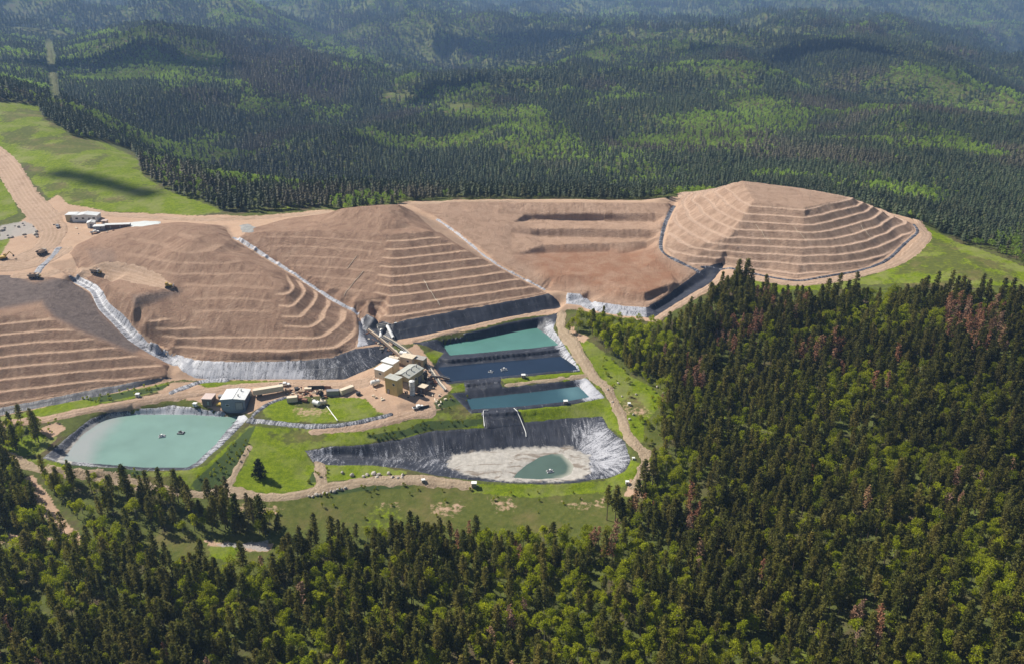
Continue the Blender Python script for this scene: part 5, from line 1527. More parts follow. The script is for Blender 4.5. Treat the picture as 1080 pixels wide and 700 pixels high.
def building(name, u, v, w, d, h, rot, wall, roof, label, cat='shed', style='gable', rise=1.0, doors=(), windows=(), group=None, vents=0, over=0.3, dz=0.1):
    r = thing(name, u, v, rot, label, cat, group, dz)
    th = 0.2
    wb = MB()
    for sx, sy, cx, cy in ((w, th, 0, -d / 2 + th / 2), (w, th, 0, d / 2 - th / 2), (th, d - 2 * th, -w / 2 + th / 2, 0), (th, d - 2 * th, w / 2 - th / 2, 0)):
        wb.box(cx, cy, h / 2 - 1, sx, sy, h + 2)
    if style == 'gable':
        for y in (-d / 2 + th / 2, d / 2 - th / 2):
            wb.prism([(-w / 2, h), (w / 2, h), (0, h + rise)], y - th / 2, y + th / 2)
    wl = wb.build('wall', wall, r)
    # cladding ribs
    rb = MB(); n = max(3, int(w / 1.2))
    for k in range(n + 1):
        x = -w / 2 + w * k / n
        rb.box(x, -d / 2 - 0.03, h / 2, 0.10, 0.06, h - 0.05)
    m_ = max(3, int(d / 1.2))
    for k in range(m_ + 1):
        y = -d / 2 + d * k / m_
        for sx in (-1, 1): rb.box(sx * (w / 2 + 0.03), y, h / 2, 0.06, 0.10, h - 0.05)
    o = rb.build('cladding_ribs', wall, wl); o['kind'] = 'stuff'
    ro = MB(); t = 0.16
    if style == 'gable':
        e = over; dzr = rise * e / (w / 2)
        ro.prism([(-w / 2 - e, h - dzr), (0, h + rise), (w / 2 + e, h - dzr), (w / 2 + e, h - dzr + t), (0, h + rise + t), (-w / 2 - e, h - dzr + t)], -d / 2 - e, d / 2 + e)
    elif style == 'mono':
        ro.prism([(-w / 2 - over, h + 0.02), (w / 2 + over, h + rise), (w / 2 + over, h + rise + t), (-w / 2 - over, h + t)], -d / 2 - over, d / 2 + over)
    else:
        ro.box(0, 0, h + t / 2, w + 2 * over, d + 2 * over, t)
    rf = ro.build('roof', roof, r)
    sm = MB(); k = max(3, int(d / 1.1))
    for i in range(k + 1):
        y = -d / 2 + d * i / k
        if style == 'gable':
            for sg in (-1, 1):
                sm.prism([(0, h + rise + t), (sg * (w / 2 + over), h - rise * over / (w / 2) + t), (sg * (w / 2 + over), h - rise * over / (w / 2) + t + .06), (0, h + rise + t + .06)], y - .05, y + .05)
        elif style == 'flat': sm.box(0, y, h + t + .03, w, 0.1, .06)
    if sm.v:
        o = sm.build('roof_seams', roof, rf); o['kind'] = 'stuff'
    if style == 'gable': MB().box(0, 0, h + rise + t + .1, 0.5, d + 2 * over + .1, 0.12).build('ridge_cap', roof, rf)
    for side, x, dw, dh in doors:
        f = MB(); g = MB()
        if side == 'front':
            f.box(x, -d / 2 - .05, dh / 2, dw + .3, .14, dh + .3); g.box(x, -d / 2 - .10, dh / 2, dw, .12, dh)
        elif side == 'left':
            f.box(-w / 2 - .05, x, dh / 2, .14, dw + .3, dh + .3); g.box(-w / 2 - .10, x, dh / 2, .12, dw, dh)
        else:
            f.box(w / 2 + .05, x, dh / 2, .14, dw + .3, dh + .3); g.box(w / 2 + .10, x, dh / 2, .12, dw, dh)
        dr = g.build('door', M['grey'], r); f.build('door_frame', M['dark'], dr)
    for side, x, z_, ww, wh in windows:
        f = MB(); g = MB()
        if side == 'front':
            f.box(x, -d / 2 - .05, z_, ww + .25, .14, wh + .25); g.box(x, -d / 2 - .10, z_, ww, .1, wh)
        elif side == 'left':
            f.box(-w / 2 - .05, x, z_, .14, ww + .25, wh + .25); g.box(-w / 2 - .10, x, z_, .1, ww, wh)
        else:
            f.box(w / 2 + .05, x, z_, .14, ww + .25, wh + .25); g.box(w / 2 + .10, x, z_, .1, ww, wh)
        wf = f.build('window', M['white'], r); g.build('pane', M['glass'], wf)
    for i in range(vents):
        y = -d / 2 + d * (i + .5) / vents
        vt = MB().cyl((w * .18, y, h - .2), (w * .18, y, h + rise + .9), .28).build('vent', M['grey'], r)
        MB().cyl((w * .18, y, h + rise + .95), (w * .18, y, h + rise + 1.2), .45, .1).build('cap', M['grey'], vt)
    return r

# the metal shed by the pale pond
building('metal_shed', 250.0, 426, 11.6, 10.5, 5.4, 0, M['wall_blue'], M['roof_white'], 'grey blue metal shed with a bright white roof beside the pale green pond', 'shed', 'gable', 0.5,
         doors=[('front', 2.9, 3.4, 3.8), ('left', 1.5, 1.1, 2.2)], windows=[('front', -2.8, 2.4, 1.4, 1.0)], vents=2)
building('brown_shed', 221, 424, 4.6, 5.5, 3.3, -4, M['wall_brown'], M['roof_pink'], 'small brown shed with a dusty pink roof left of the white roofed shed', 'shed', 'flat', doors=[('front', 0.6, 1.1, 2.1)])
# the plant
PR = -30
ph = building('process_building', 432, 403, 8.6, 12.5, 6.2, PR, M['wall_tan'], M['roof_sage'], 'largest plant hall with a long sage grey roof beside the ponds', 'plant building', 'gable', 1.1,
         doors=[('front', 2.4, 3.0, 3.6), ('right', 3.0, 2.6, 3.2)], windows=[('right', -3.5, 3.4, 1.4, 1.1), ('right', -0.5, 3.4, 1.4, 1.1), ('right', 5.8, 3.4, 1.0, 1.0)], vents=3)
building('process_tower', 416, 413.5, 7.0, 4.4, 8.3, PR, M['wall_yellow'], M['roof_sage'], 'tall boxy yellow tan block at the near end of the plant', 'plant building', 'flat', doors=[('front', -1.9, 1.2, 2.2)], windows=[('front', 1.6, 5.6, 1.2, 1.0)])
building('filter_house', 405, 396, 6.0, 7.0, 4.6, PR, M['cream'], M['roof_white'], 'low cream building with a white roof left of the large plant hall', 'plant building', 'flat', doors=[('left', 1.4, 2.2, 2.8)], windows=[('front', 0.5, 2.8, 1.4, .9)])
building('filter_house', 412, 389.5, 7.5, 5.0, 5.0, PR, M['cream'], M['roof_white'], 'cream building with white roof between the hall and the dark liner slope', 'plant building', 'flat', doors=[('left', 0, 1.2, 2.2)])
building('pump_house', 431, 383, 7.0, 4.5, 4.2, -24, M['cream'], M['cream'], 'flat cream block behind the large plant hall, near the pipe walkway', 'plant building', 'flat', windows=[('front', 1.0, 2.4, 1.2, .9)])
building('pump_house', 443, 384, 6.0, 4.0, 3.8, -24, M['wall_tan'], M['concrete'], 'tan block with a dull grey roof nearest the bright grass patch by the teal pond', 'plant building', 'flat', doors=[('front', .8, 1.1, 2.1)])
building('equipment_box', 446.5, 412.5, 3.6, 3.4, 3.0, -28, M['wall_brown'], M['cream'], 'small brown box with tan top right of the white silo', 'shed', 'flat', doors=[('front', 0, 1, 2)])

def silo(u, v, r_, h, label, rot=0, mat='white'):
    t = thing('storage_silo', u, v, rot, label, 'silo')
    b = MB().cyl((0, 0, -.5), (0, 0, h), r_, n=24).build('shell', M[mat], t)
    MB().cyl((0, 0, h), (0, 0, h + r_ * .35), r_ * 1.02, .25, 24).build('roof', M[mat], t)
    for z in (h * .3, h * .6, h * .95): MB().cyl((0, 0, z), (0, 0, z + .14), r_ + .06, n=24).build('hoop', M['grey'], b)
    l = MB()
    for s in (-.22, .22): l.box(s, -r_ - .2, h / 2, .06, .06, h)
    for k in range(int(h / .5)): l.box(0, -r_ - .2, .4 + k * .5, .44, .05, .05)
    o = l.build('ladder', M['grey'], t); o['kind'] = 'stuff'
silo(435, 415.5, 1.35, 7.2, 'tall white silo standing in front of the large plant hall')
silo(441, 396.5, 0.9, 5.2, 'slim grey silo in the dark gap right of the large plant hall', mat='grey')
silo(449, 399, 0.8, 4.2, 'short dark silo beside the concrete walkway to the navy pond', mat='dark')

def htank(u, v, L_, r_, rot, mat, label, cat='tank'):
    t = thing('storage_tank', u, v, rot, label, cat)
    MB().cyl((-L_ / 2, 0, r_ + .4), (L_ / 2, 0, r_ + .4), r_, n=18).build('shell', M[mat], t)
    for s in (-1, 1):
        MB().cyl((s * L_ / 2, 0, r_ + .4), (s * (L_ / 2 + r_ * .35), 0, r_ + .4), r_, r_ * .45, 18).build('end_cap', M[mat], t)
        MB().box(s * L_ * .3, 0, .3, .35, r_ * 1.7, 1.2).build('cradle', M['concrete'], t)
    MB().cyl((0, 0, 2 * r_ + .3), (0, 0, 2 * r_ + .7), .3).build('hatch', M['grey'], t)
htank(396, 406, 4.0, 1.25, 25, 'white', 'round white tank lying left of the tall yellow block')
htank(262.5, 418.5, 3.4, 1.1, 12, 'cream', 'cream tank lying between the white roofed shed and the long trailer')
htank(334, 427.5, 3.6, 1.2, -30, 'white', 'white tank lying on the grass edge in the yard')
htank(341, 426.5, 2.6, 1.0, 10, 'cream', 'short cream tank right of the white tank in the yard')
htank(416, 382, 5.5, 1.5, -20, 'cream', 'long cream tank lying behind the cream plant buildings')
htank(426, 375.5, 4.0, 1.2, -24, 'white', 'white tank lying below the upper end of the pipe walkway')

def wheel(parent, x, y, r_, w=0.5):
    o = MB().cyl((x, y - w / 2, r_), (x, y + w / 2, r_), r_, n=16).build('wheel', M['rubber'], parent)
    s = 1 if y > 0 else -1
    MB().cyl((x, y + s * w / 2, r_), (x, y + s * (w / 2 + .04), r_), r_ * .5, n=12).build('rim', M['grey'], o)

def trailer(u, v, L_, rot, label, mat='cream'):
    t = thing('box_trailer', u, v, rot, label, 'trailer')
    b = MB().box(0, 0, 2.45, L_, 2.6, 2.7).build('box', M[mat], t, .05)
    rb = MB()
    for k in range(int(L_ / 1.0) + 1):
        for s in (-1, 1): rb.box(-L_ / 2 + .05 + k * (L_ - .1) / int(L_ / 1.0), s * 1.33, 2.45, .1, .07, 2.6)
    o = rb.build('side_ribs', M[mat], b); o['kind'] = 'stuff'
    MB().box(0, 0, .95, L_ * .96, 1.1, .3).build('chassis', M['dark'], t)
    for x in (-L_ * .36, -L_ * .36 + 1.15):
        for y in (-1.1, 1.1): wheel(t, x, y, .5, .45)
    for y in (-.8, .8): MB().box(L_ * .3, y, .45, .16, .16, 1.1).build('landing_leg', M['dark'], t)
    MB().box(-L_ / 2 - .04, 0, 2.4, .08, 2.3, 2.4).build('rear_door', M['grey'], t)
trailer(283.5, 415.5, 14.5, 20, 'long pale box trailer right of the white roofed shed')

def container(u, v, L_, rot, mat, label):
    t = thing('shipping_container', u, v, rot, label, 'container')
    MB().box(0, 0, 1.3, L_, 2.44, 2.59).build('box', M[mat], t, .04)
    n = int(L_ / .6); rb = MB()
    for k in range(n + 1):
        x = -L_ / 2 + .1 + (L_ - .2) * k / n
        for s in (-1, 1): rb.box(x, s * 1.24, 1.3, .22, .07, 2.3)
    o = rb.build('side_ribs', M[mat], t); o['kind'] = 'stuff'
    for s in (-1, 1):
        d_ = MB().box(L_ / 2 + .05, s * .58, 1.3, .08, 1.1, 2.35).build('door', M[mat], t)
        MB().cyl((L_ / 2 + .12, s * .3, .3), (L_ / 2 + .12, s * .3, 2.3), .04, n=6).build('lock_rod', M['grey'], d_)
    for sx in (-1, 1):
        for sy in (-1, 1): MB().box(sx * (L_ / 2 - .06), sy * 1.18, 2.62, .22, .22, .14).build('corner_fitting', M['dark'], t)
container(351.5, 416, 6.1, 4, 'grey', 'grey container at the upper edge of the bright grass in the yard')
container(366, 413.5, 7.4, 42, 'cream', 'tan container set at an angle beside the grey container')
container(308.5, 423, 5.0, 12, 'cream', 'pale container right of the grey trench in the yard')
container(384, 401.5, 0.0 + 4.2, 30, 'rust', 'small rusty container at the road beside the plant') if False else None

def crate(u, v, sx, sy, sz, rot, mat, label):
    t = thing('crate', u, v, rot, label, 'crate')
    MB().box(0, 0, sz / 2, sx, sy, sz).build('box', M[mat], t, .04)
    MB().box(0, 0, sz + .06, sx + .15, sy + .15, .12).build('lid', M[mat], t)
    for s in (-1, 1): MB().box(s * sx * .35, 0, -.06, .2, sy, .14).build('skid', M['wood'], t)
crate(316, 421.5, 2.6, 2.0, 1.5, 10, 'rust', 'rusty brown crate beside the pale container in the yard')
crate(321.5, 423, 2.4, 1.6, 1.2, -14, 'rust', 'reddish crate nearest the bare dirt patch in the yard')
crate(313, 411.5, 2.0, 1.8, 1.4, 20, 'dark', 'dark crate on the dirt road right of the long trailer')
crate(318.5, 414, 3.0, 1.6, 1.1, -8, 'wood', 'low wooden crate in the middle of the yard')
crate(325, 411, 3.4, 1.8, 1.0, 6, 'cream', 'pale low crate near the pipe stack in the yard')
crate(303.5, 413, 2.2, 1.8, 1.4, 0, 'wood', 'wooden crate just off the right end of the long trailer')
crate(378, 416, 2.0, 1.4, 1.2, 30, 'dark', 'small dark crate right of the tan container')
crate(233.5, 420, 2.2, 2.0, 1.6, 0, 'grey', 'grey crate against the left side of the white roofed shed')
crate(232, 427, 3.2, 2.0, 0.9, 4, 'machine', 'low yellow crate between the brown shed and the white roofed shed')

def pipe_stack(u, v, L_, rot, n, mat, label, r_=.22):
    t = thing('pipe_stack', u, v, rot, label, 'pipes')
    row = n; z = r_; k = 0
    while row > 0:
        for i in range(row):
            y = (i - (row - 1) / 2) * 2.05 * r_
            MB().cyl((-L_ / 2 + .2 * math.sin(k), y, z), (L_ / 2 + .2 * math.sin(k * 1.7), y, z), r_, n=8).build('pipe', M[mat], t); k += 1
        row -= 1; z += r_ * 1.75
    for x in (-L_ * .3, L_ * .3): MB().box(x, 0, -.1, .2, n * 2.3 * r_, .2).build('bearer', M['wood'], t)
pipe_stack(333, 409.5, 8, 3, 4, 'dark', 'stack of dark pipes on the far side of the yard')
pipe_stack(343.5, 409, 5, -6, 3, 'rust', 'stack of rusty pipes behind the grey container')
pipe_stack(447, 430, 5, 20, 3, 'dark', 'dark pipes lying beside the ditch in front of the plant')

def reel(u, v, label):
    t = thing('cable_reel', u, v, 35, label, 'reel')
    MB().cyl((0, -.7, 1.2), (0, .7, 1.2), .75, n=16).build('drum', M['rust'], t)
    for s in (-1, 1): MB().cyl((0, s * .7, 1.2), (0, s * .85, 1.2), 1.25, n=18).build('flange', M['dark'], t)
reel(338.5, 416.5, 'dark red reel at the top corner of the bright grass in the yard')

# pipe walkway running down from the sump to the plant
def walkway(px, width, name, label, mat, rails=True, up=.9, posts=True):
    pts = [Vector(p) for p in hits(px)]
    c = pts[0]
    t = bpy.data.objects.new(name, None); t.location = c; COL.objects.link(t); tag(t, label, 'walkway' if rails else 'pipe')
    for i in range(len(pts) - 1):
        a, b = pts[i] - c, pts[i + 1] - c
        d = b - a; L_ = d.length; d.normalize(); s = Vector((-d.y, d.x, 0)).normalized()
        def bar(o_s, o_z, w, h_, nm, m_):
            vs = []
            for p in (a, b):
                for q in ((-1, -1), (1, -1), (1, 1), (-1, 1)):
                    vs.append(p + s * (o_s + q[0] * w / 2) + Vector((0, 0, up + o_z + q[1] * h_ / 2)))
            return mesh_obj(nm, vs, [(3, 2, 1, 0), (4, 5, 6, 7), (0, 1, 5, 4), (1, 2, 6, 5), (2, 3, 7, 6), (3, 0, 4, 7)], M[m_], t)
        bar(0, 0, width, .2, 'deck', mat)
        if rails:
            for sg in (-1, 1): bar(sg * width / 2, 1.0, .1, .1, 'handrail', 'grey')
            for sg in (-.3, .3):
                o = MB().cyl(tuple(a + s * sg * width + Vector((0, 0, up + .35))), tuple(b + s * sg * width + Vector((0, 0, up + .35))), .2, n=8).build('pipe', M['dark' if sg < 0 else 'cream'], t)
        if posts:
            n = max(1, int(L_ / 4))
            for k in range(n + 1):
                p = a + (b - a) * k / n
                for sg in (-1, 1):
                    q = p + s * sg * width / 2
                    MB().box(q.x, q.y, q.z + up / 2 - .5, .16, .16, up + 1.0).build('post', M['grey'], t)
    return t
walkway([(388, 349), (400, 358), (412, 368), (423, 378)], 1.7, 'pipe_walkway', 'long brown pipe walkway descending from the black sump to the plant', 'wood')
walkway([(404, 356), (415, 362), (427, 370), (434, 377)], 1.9, 'pipe_walkway', 'second pipe walkway, beside the end of the orange berm road', 'concrete')
walkway([(446, 381), (453, 389), (460, 399), (464, 405), (470, 412)], 1.6, 'pipe_walkway', 'pale concrete walkway passing right of the plant down to the slate pond', 'concrete', up=.6)
walkway([(454, 399), (464, 399.5), (474, 402)], 1.2, 'jetty', 'small jetty reaching from the plant to the navy pond', 'rust', up=1.2)

def pipe(px, r_, mat, name, label, cat='pipe', up=.15, n=8, sides=8):
    P = spline(hits(px), n)
    V, Fc = [], []
    P = [(x, y, ground(x, y) + r_ + up) for x, y, z in P]
    for i, p in enumerate(P):
        d = Vector(P[min(i + 1, len(P) - 1)]) - Vector(P[max(i - 1, 0)]); d.normalize()
        s = d.cross(Vector((0, 0, 1))).normalized(); e = s.cross(d)
        for k in range(sides):
            a = 2 * math.pi * k / sides
            V.append(Vector(p) + (s * math.cos(a) + e * math.sin(a)) * r_)
    for i in range(len(P) - 1):
        for k in range(sides):
            a = i * sides + k; b = i * sides + (k + 1) % sides
            Fc.append((a, b, b + sides, a + sides))
    o = mesh_obj(name, V, Fc, M[mat])
    return tag(o, label, cat)
pipe([(447, 296), (452, 306), (459, 316), (464, 323)], .16, 'cream', 'drain_pipe', 'pale drain pipe lying straight down the dark benched face of the pyramid heap', up=.3)
pipe([(366, 284), (370, 279), (376, 271)], .12, 'cream', 'drain_pipe', 'thin pale pipe on the bright left face of the pyramid heap, short upper piece', up=.3)
pipe([(363, 313), (372, 300), (383, 287)], .12, 'cream', 'drain_pipe', 'thin pale pipe crossing the lower bright face of the pyramid heap', up=.3)
pipe([(768, 249), (777, 234), (779, 228)], .35, 'dark', 'drain_pipe', 'dark drain line down the left face of the ringed heap', up=.1) if False else None
pipe([(345, 429), (350, 436), (356, 444)], .22, 'white', 'drain_pipe', 'thin white pipe crossing the bright grass from the yard to the grey ditch', up=.3)
pipe([(403, 347), (402, 353), (401, 358)], .8, 'white', 'culvert_pipe', 'white culvert pipe left of two below the sump trough', up=.2)
pipe([(408.5, 346), (412, 352), (415, 358)], .9, 'white', 'culvert_pipe', 'white culvert pipe right of two below the sump trough', up=.2)
pipe([(198, 455.5), (216, 453), (236, 450), (251, 444)], .12, 'dark', 'float_line', 'dark hose floating from the aerator to the pond edge', 'hose', up=.45)
pipe([(515, 433), (510, 434), (511, 450)], .18, 'white', 'liner_edge_pipe', 'white anchor tube on the left edge of the spillway chute', up=.35)
pipe([(542, 431), (548, 440), (554, 455), (555, 461)], .18, 'white', 'liner_edge_pipe', 'white anchor tube on the right edge of the spillway chute', up=.35)
pipe([(797, 237), (801, 243), (806, 250), (812, 257)], .1, 'cream', 'drain_pipe', "short pale drain in the middle of the ringed heap's right face", up=.25)
pipe([(838, 240), (845, 248), (853, 254)], .1, 'cream', 'drain_pipe', "short pale drain high on the ringed heap just right of its front ridge", up=.25)
pipe([(908, 238), (914, 246), (922, 252)], .1, 'cream', 'drain_pipe', "short pale drain at the right side of the ringed heap", up=.25)
def trough():
    t = thing('sump_trough', 407, 345, 24, 'pale concrete trough with white end standing at the black sump', 'trough', dz=.2)
    MB().box(0, 0, .5, 9.5, 2.2, 1.0).build('floor', M['concrete'], t)
    for s in (-1, 1): MB().box(0, s * 1.1, 1.1, 9.5, .25, 1.4).build('wall', M['concrete'], t)
    MB().box(5.2, 0, 1.0, 1.6, 3.0, 2.0).build('end_block', M['white'], t, .08)
trough()

# ponds: floats and pump boxes
def raft(u, v, z, rot, label, big=1.0, mat='white'):
    t = thing('pump_raft', u, v, rot, label, 'raft', 'floating pumps on the ponds', dz=.25, z=z)
    for s in (-1, 1): MB().cyl((-1.5 * big, s * .7 * big, .15), (1.5 * big, s * .7 * big, .15), .3 * big, n=10).build('pontoon', M[mat], t)
    MB().box(0, 0, .5 * big, 2.4 * big, 1.7 * big, .12).build('deck', M['grey'], t)
    MB().cyl((0, 0, .5 * big), (0, 0, 1.3 * big), .42 * big, n=12).build('pump', M[mat], t)
    MB().box(-.8 * big, 0, .8 * big, .4, .5, .5).build('motor_box', M['dark'], t)
raft(171, 460.5, 11.05, 20, 'white pump raft floating in the middle of the pale green pond', 1.0)
raft(191, 457, 11.05, -5, 'dark aerator raft right of the white raft on the pale green pond', 1.05, 'dark')
raft(531.5, 390.5, 18.05, 12, 'white pump raft on the navy pond, the brighter one', 1.1)
raft(517.5, 392.7, 18.05, -15, 'flat pump raft left of the brighter one on the navy pond', .8)
raft(580, 497.5, 5.2, 15, 'white pump raft on the murky green puddle', 1.0)

def pump_box(u, v, rot, label, s=1.0, mat='cream', group='pump boxes along the ponds'):
    t = thing('pump_box', u, v, rot, label, 'pump box', group)
    s *= .8
    MB().box(0, 0, .85 * s, 2.0 * s, 1.7 * s, 1.7 * s).build('box', M['wall_brown' if mat == 'cream' else mat], t, .03)
    MB().box(0, 0, 1.78 * s, 2.3 * s, 2.0 * s, .2).build('lid', M['white'], t)
    MB().box(0, -.87 * s, .75 * s, .8 * s, .06, 1.2 * s).build('door', M['grey'], t)
    MB().cyl((1.0 * s, 0, .4), (2.0 * s, 0, .2), .15).build('pipe', M['white'], t)
pump_box(552, 398, 5, 'white topped pump box on the berm between the navy and slate ponds', 1.15)
pump_box(596.5, 425.5, 5, 'white topped pump box on the grass edge in front of the slate pond', 1.15)
pump_box(145.5, 418, 0, 'white pump box standing by the orange road above the pale green pond', 1.1, 'white')
pump_box(206, 428, -10, 'white pump box at the gap in the liner of the pale green pond', 1.1, 'white')
pump_box(446.5, 508, 15, 'grey pump box beside the front track below the lower pond', .9, 'grey')
pump_box(500, 512.5, 0, 'grey pump box at the right end of the front track', 1.3, 'grey')
pump_box(661.5, 510, 0, 'white pump box at the end of the brown road by the lower pond', .9, 'white')
pump_box(663.5, 427, 0, 'small white box on the grass right of the brown road', .8, 'white')
pump_box(668, 484.5, 0, 'small white box between the lower pond and the bend of the brown road', .7, 'white')

# machines
def haul_truck(u, v, rot, label):
    t = thing('haul_truck', u, v, rot, label, 'truck', 'haul trucks on the mine roads', dz=.25)
    t.scale = (.78, .78, .78)
    MB().box(0, 0, 1.15, 7.6, 1.6, .7).build('chassis', M['dark'], t)
    b = MB(); b.prism([(-4.3, 2.6), (-3.2, 1.7), (1.4, 1.7), (1.9, 3.6), (3.4, 3.75), (3.4, 3.9), (1.6, 3.85), (1.1, 2.0), (-3.0, 2.0), (-4.3, 2.85)], -1.9, 1.9)
    for s in (-1, 1): b.prism([(-4.2, 2.7), (-3.1, 1.8), (1.4, 1.8), (1.8, 3.8), (-4.2, 3.5)], s * 1.9 - .08, s * 1.9 + .08)
    bed = b.build('dump_bed', M['bed'], t)
    MB().box(-.9, 0, 2.9, 3.6, 3.2, 1.4, taper=.55).build('load', M['road'], bed)
    c = MB().box(2.7, -.6, 2.6, 1.5, 1.5, 1.6).build('cab', M['white'], t, .08)
    MB().box(3.47, -.6, 2.9, .06, 1.2, .7).build('windscreen', M['glass'], c)
    MB().box(3.2, .3, 1.75, 1.9, 3.0, .9).build('bonnet', M['machine'], t, .08)
    for s in (-1, 1): MB().cyl((4.15, s * 1.1, 1.6), (4.22, s * 1.1, 1.6), .18, n=10).build('headlight', M['white'], t)
    for x in (-2.7, -1.0, 2.6):
        for s in (-1, 1): wheel(t, x, s * 1.55, .85, .8)
haul_truck(45, 268.5, 70, 'dark haul truck coming down the bend of the wide haul road')
haul_truck(37, 294, 5, 'haul truck with white ends parked by the short pale trench')
haul_truck(102, 289, -22, 'haul truck driving onto the orange dumping platform')

def dozer(u, v, rot, label):
    t = thing('bulldozer', u, v, rot, label, 'bulldozer')
    for s in (-1, 1):
        k = MB().box(0, s * 1.1, .55, 3.6, .55, 1.0).build('track', M['rubber'], t, .2)
        for x in (-1.2, 0, 1.2): MB().cyl((x, s * 1.38, .5), (x, s * 1.45, .5), .35, n=10).build('roller', M['dark'], k)
    MB().box(.7, 0, 1.4, 2.2, 1.5, 1.0).build('engine', M['machine'], t, .08)
    c = MB().box(-.8, 0, 2.0, 1.4, 1.5, 1.9).build('cab', M['machine'], t, .08)
    MB().box(-.8, 0, 2.25, 1.46, 1.3, .8).build('window', M['glass'], c)
    MB().box(2.6, 0, .8, .25, 3.6, 1.3).build('blade', M['grey'], t)
    for s in (-1, 1): MB().box(1.6, s * .9, .7, 2.0, .2, .25).build('push_arm', M['machine'], t)
dozer(178, 303.5, 10, 'bulldozer at the edge of the orange dumping platform')

def excavator(u, v, rot, label):
    t = thing('excavator', u, v, rot, label, 'excavator')
    for s in (-1, 1): MB().box(0, s * 1.1, .45, 4.0, .6, .9).build('track', M['rubber'], t, .15)
    MB().box(-.3, 0, 1.6, 3.4, 2.6, 1.2).build('body', M['machine'], t, .1)
    c = MB().box(.9, .8, 2.5, 1.3, 1.0, 1.5).build('cab', M['machine'], t, .06)
    MB().box(1.57, .8, 2.7, .05, .8, .9).build('windscreen', M['glass'], c)
    MB().cyl((1.4, -.2, 2.0), (4.0, -.2, 4.6), .35, .28, 6).build('boom', M['machine'], t)
    MB().cyl((4.0, -.2, 4.6), (5.6, -.2, 2.4), .28, .2, 6).build('stick', M['machine'], t)
    MB().box(5.6, -.2, 1.9, .9, 1.1, 1.0, taper=.7).build('bucket', M['dark'], t)
excavator(4, 274, 20, 'excavator working at the dark rock pile beside the left haul road')

def pickup(u, v, rot, mat, label):
    t = thing('pickup_truck', u, v, rot, label, 'pickup', 'pickups parked about the plant')
    b = MB(); b.prism([(-2.7, .5), (2.7, .5), (2.7, 1.05), (1.5, 1.15), (.9, 1.8), (-.6, 1.8), (-.8, 1.1), (-2.7, 1.1)], -.95, .95)
    o = b.build('body', M[mat], t, .06)
    for s in (-1, 1): MB().box(.15, s * .96, 1.45, 1.2, .03, .42).build('window', M['glass'], o)
    MB().box(-1.75, 0, 1.12, 1.7, 1.6, .06).build('bed_floor', M['dark'], t)
    for x in (-1.7, 1.7):
        for s in (-1, 1): wheel(t, x, s * .85, .4, .28)
    for s in (-1, 1): MB().box(2.72, s * .7, .85, .05, .3, .2).build('headlight', M['glass'], t)
pickup(441, 430.5, 25, 'white', 'white pickup parked in front of the plant by the green bank')
pickup(300, 406.5, 5, 'white', 'white pickup on the orange road behind the long trailer')
pickup(100, 246, 30, 'white', 'white pickup by the small huts below the white office')
pickup(61, 240, -60, 'grey', 'grey pickup at the road fork left of the white office')

# office yard at the top left
building('site_office', 92, 232, 16.0, 7.0, 3.6, 4, M['white'], M['roof_white'], 'long pale site office with a bright white roof below the grass hill', 'office', 'gable', 1.0, doors=[('front', 3, 1.2, 2.1)], windows=[('front', -5, 2, 1.6, 1), ('front', -1, 2, 1.6, 1), ('front', 6, 2, 1.6, 1)])
building('site_hut', 77.5, 232, 6.5, 6.5, 4.2, 4, M['wall_tan'], M['roof_white'], 'square tan hut at the left end of the long white roofed office', 'hut', 'flat', doors=[('front', 0, 1.1, 2.1)], windows=[('front', 2, 2, 1, .9)])
building('site_hut', 97, 239, 4.5, 5.0, 3.0, 18, M['white'], M['white'], 'small white hut right below the long white roofed office', 'hut', 'gable', .7, doors=[('front', 0, 1.1, 2)])
building('site_hut', 106, 242.5, 7.0, 4.2, 2.8, 8, M['wall_blue'], M['roof_white'], 'low hut with grey front nearest the rounded heap', 'hut', 'flat', windows=[('front', 1, 1.7, 1.4, .8)])
building('site_hut', 111, 236.5, 3.0, 3.0, 2.4, 0, M['cream'], M['roof_pink'], 'tiny cream hut behind the row of long low sheds', 'hut', 'flat', doors=[('front', 0, 1, 1.9)])
building('storage_shed', 124.5, 240.5, 15.5, 3.4, 2.5, 7, M['wall_brown'], M['roof_white'], 'very long low white roofed shed above the rounded heap', 'shed', 'flat', doors=[('front', -4, 1.1, 2), ('front', 2, 1.1, 2)])
o = patch('white_tarp', hits([(132, 236.2), (150, 233.4), (170, 233.8), (168, 236.8), (150, 239.5), (134, 239.8)]), M['sheet'], off=.35, rough_edge=.7, drop=0)
tag(o, 'white plastic sheet spread on the ground right of the long low shed', 'tarp')
o = patch('grey_tarp', hits([(254, 238), (262, 236), (270, 240), (266, 246), (256, 245)]), M['gravel'], off=.35, rough_edge=2.2, drop=0)
tag(o, 'patch of pale grey sheet at the top of the straight ditch', 'tarp')

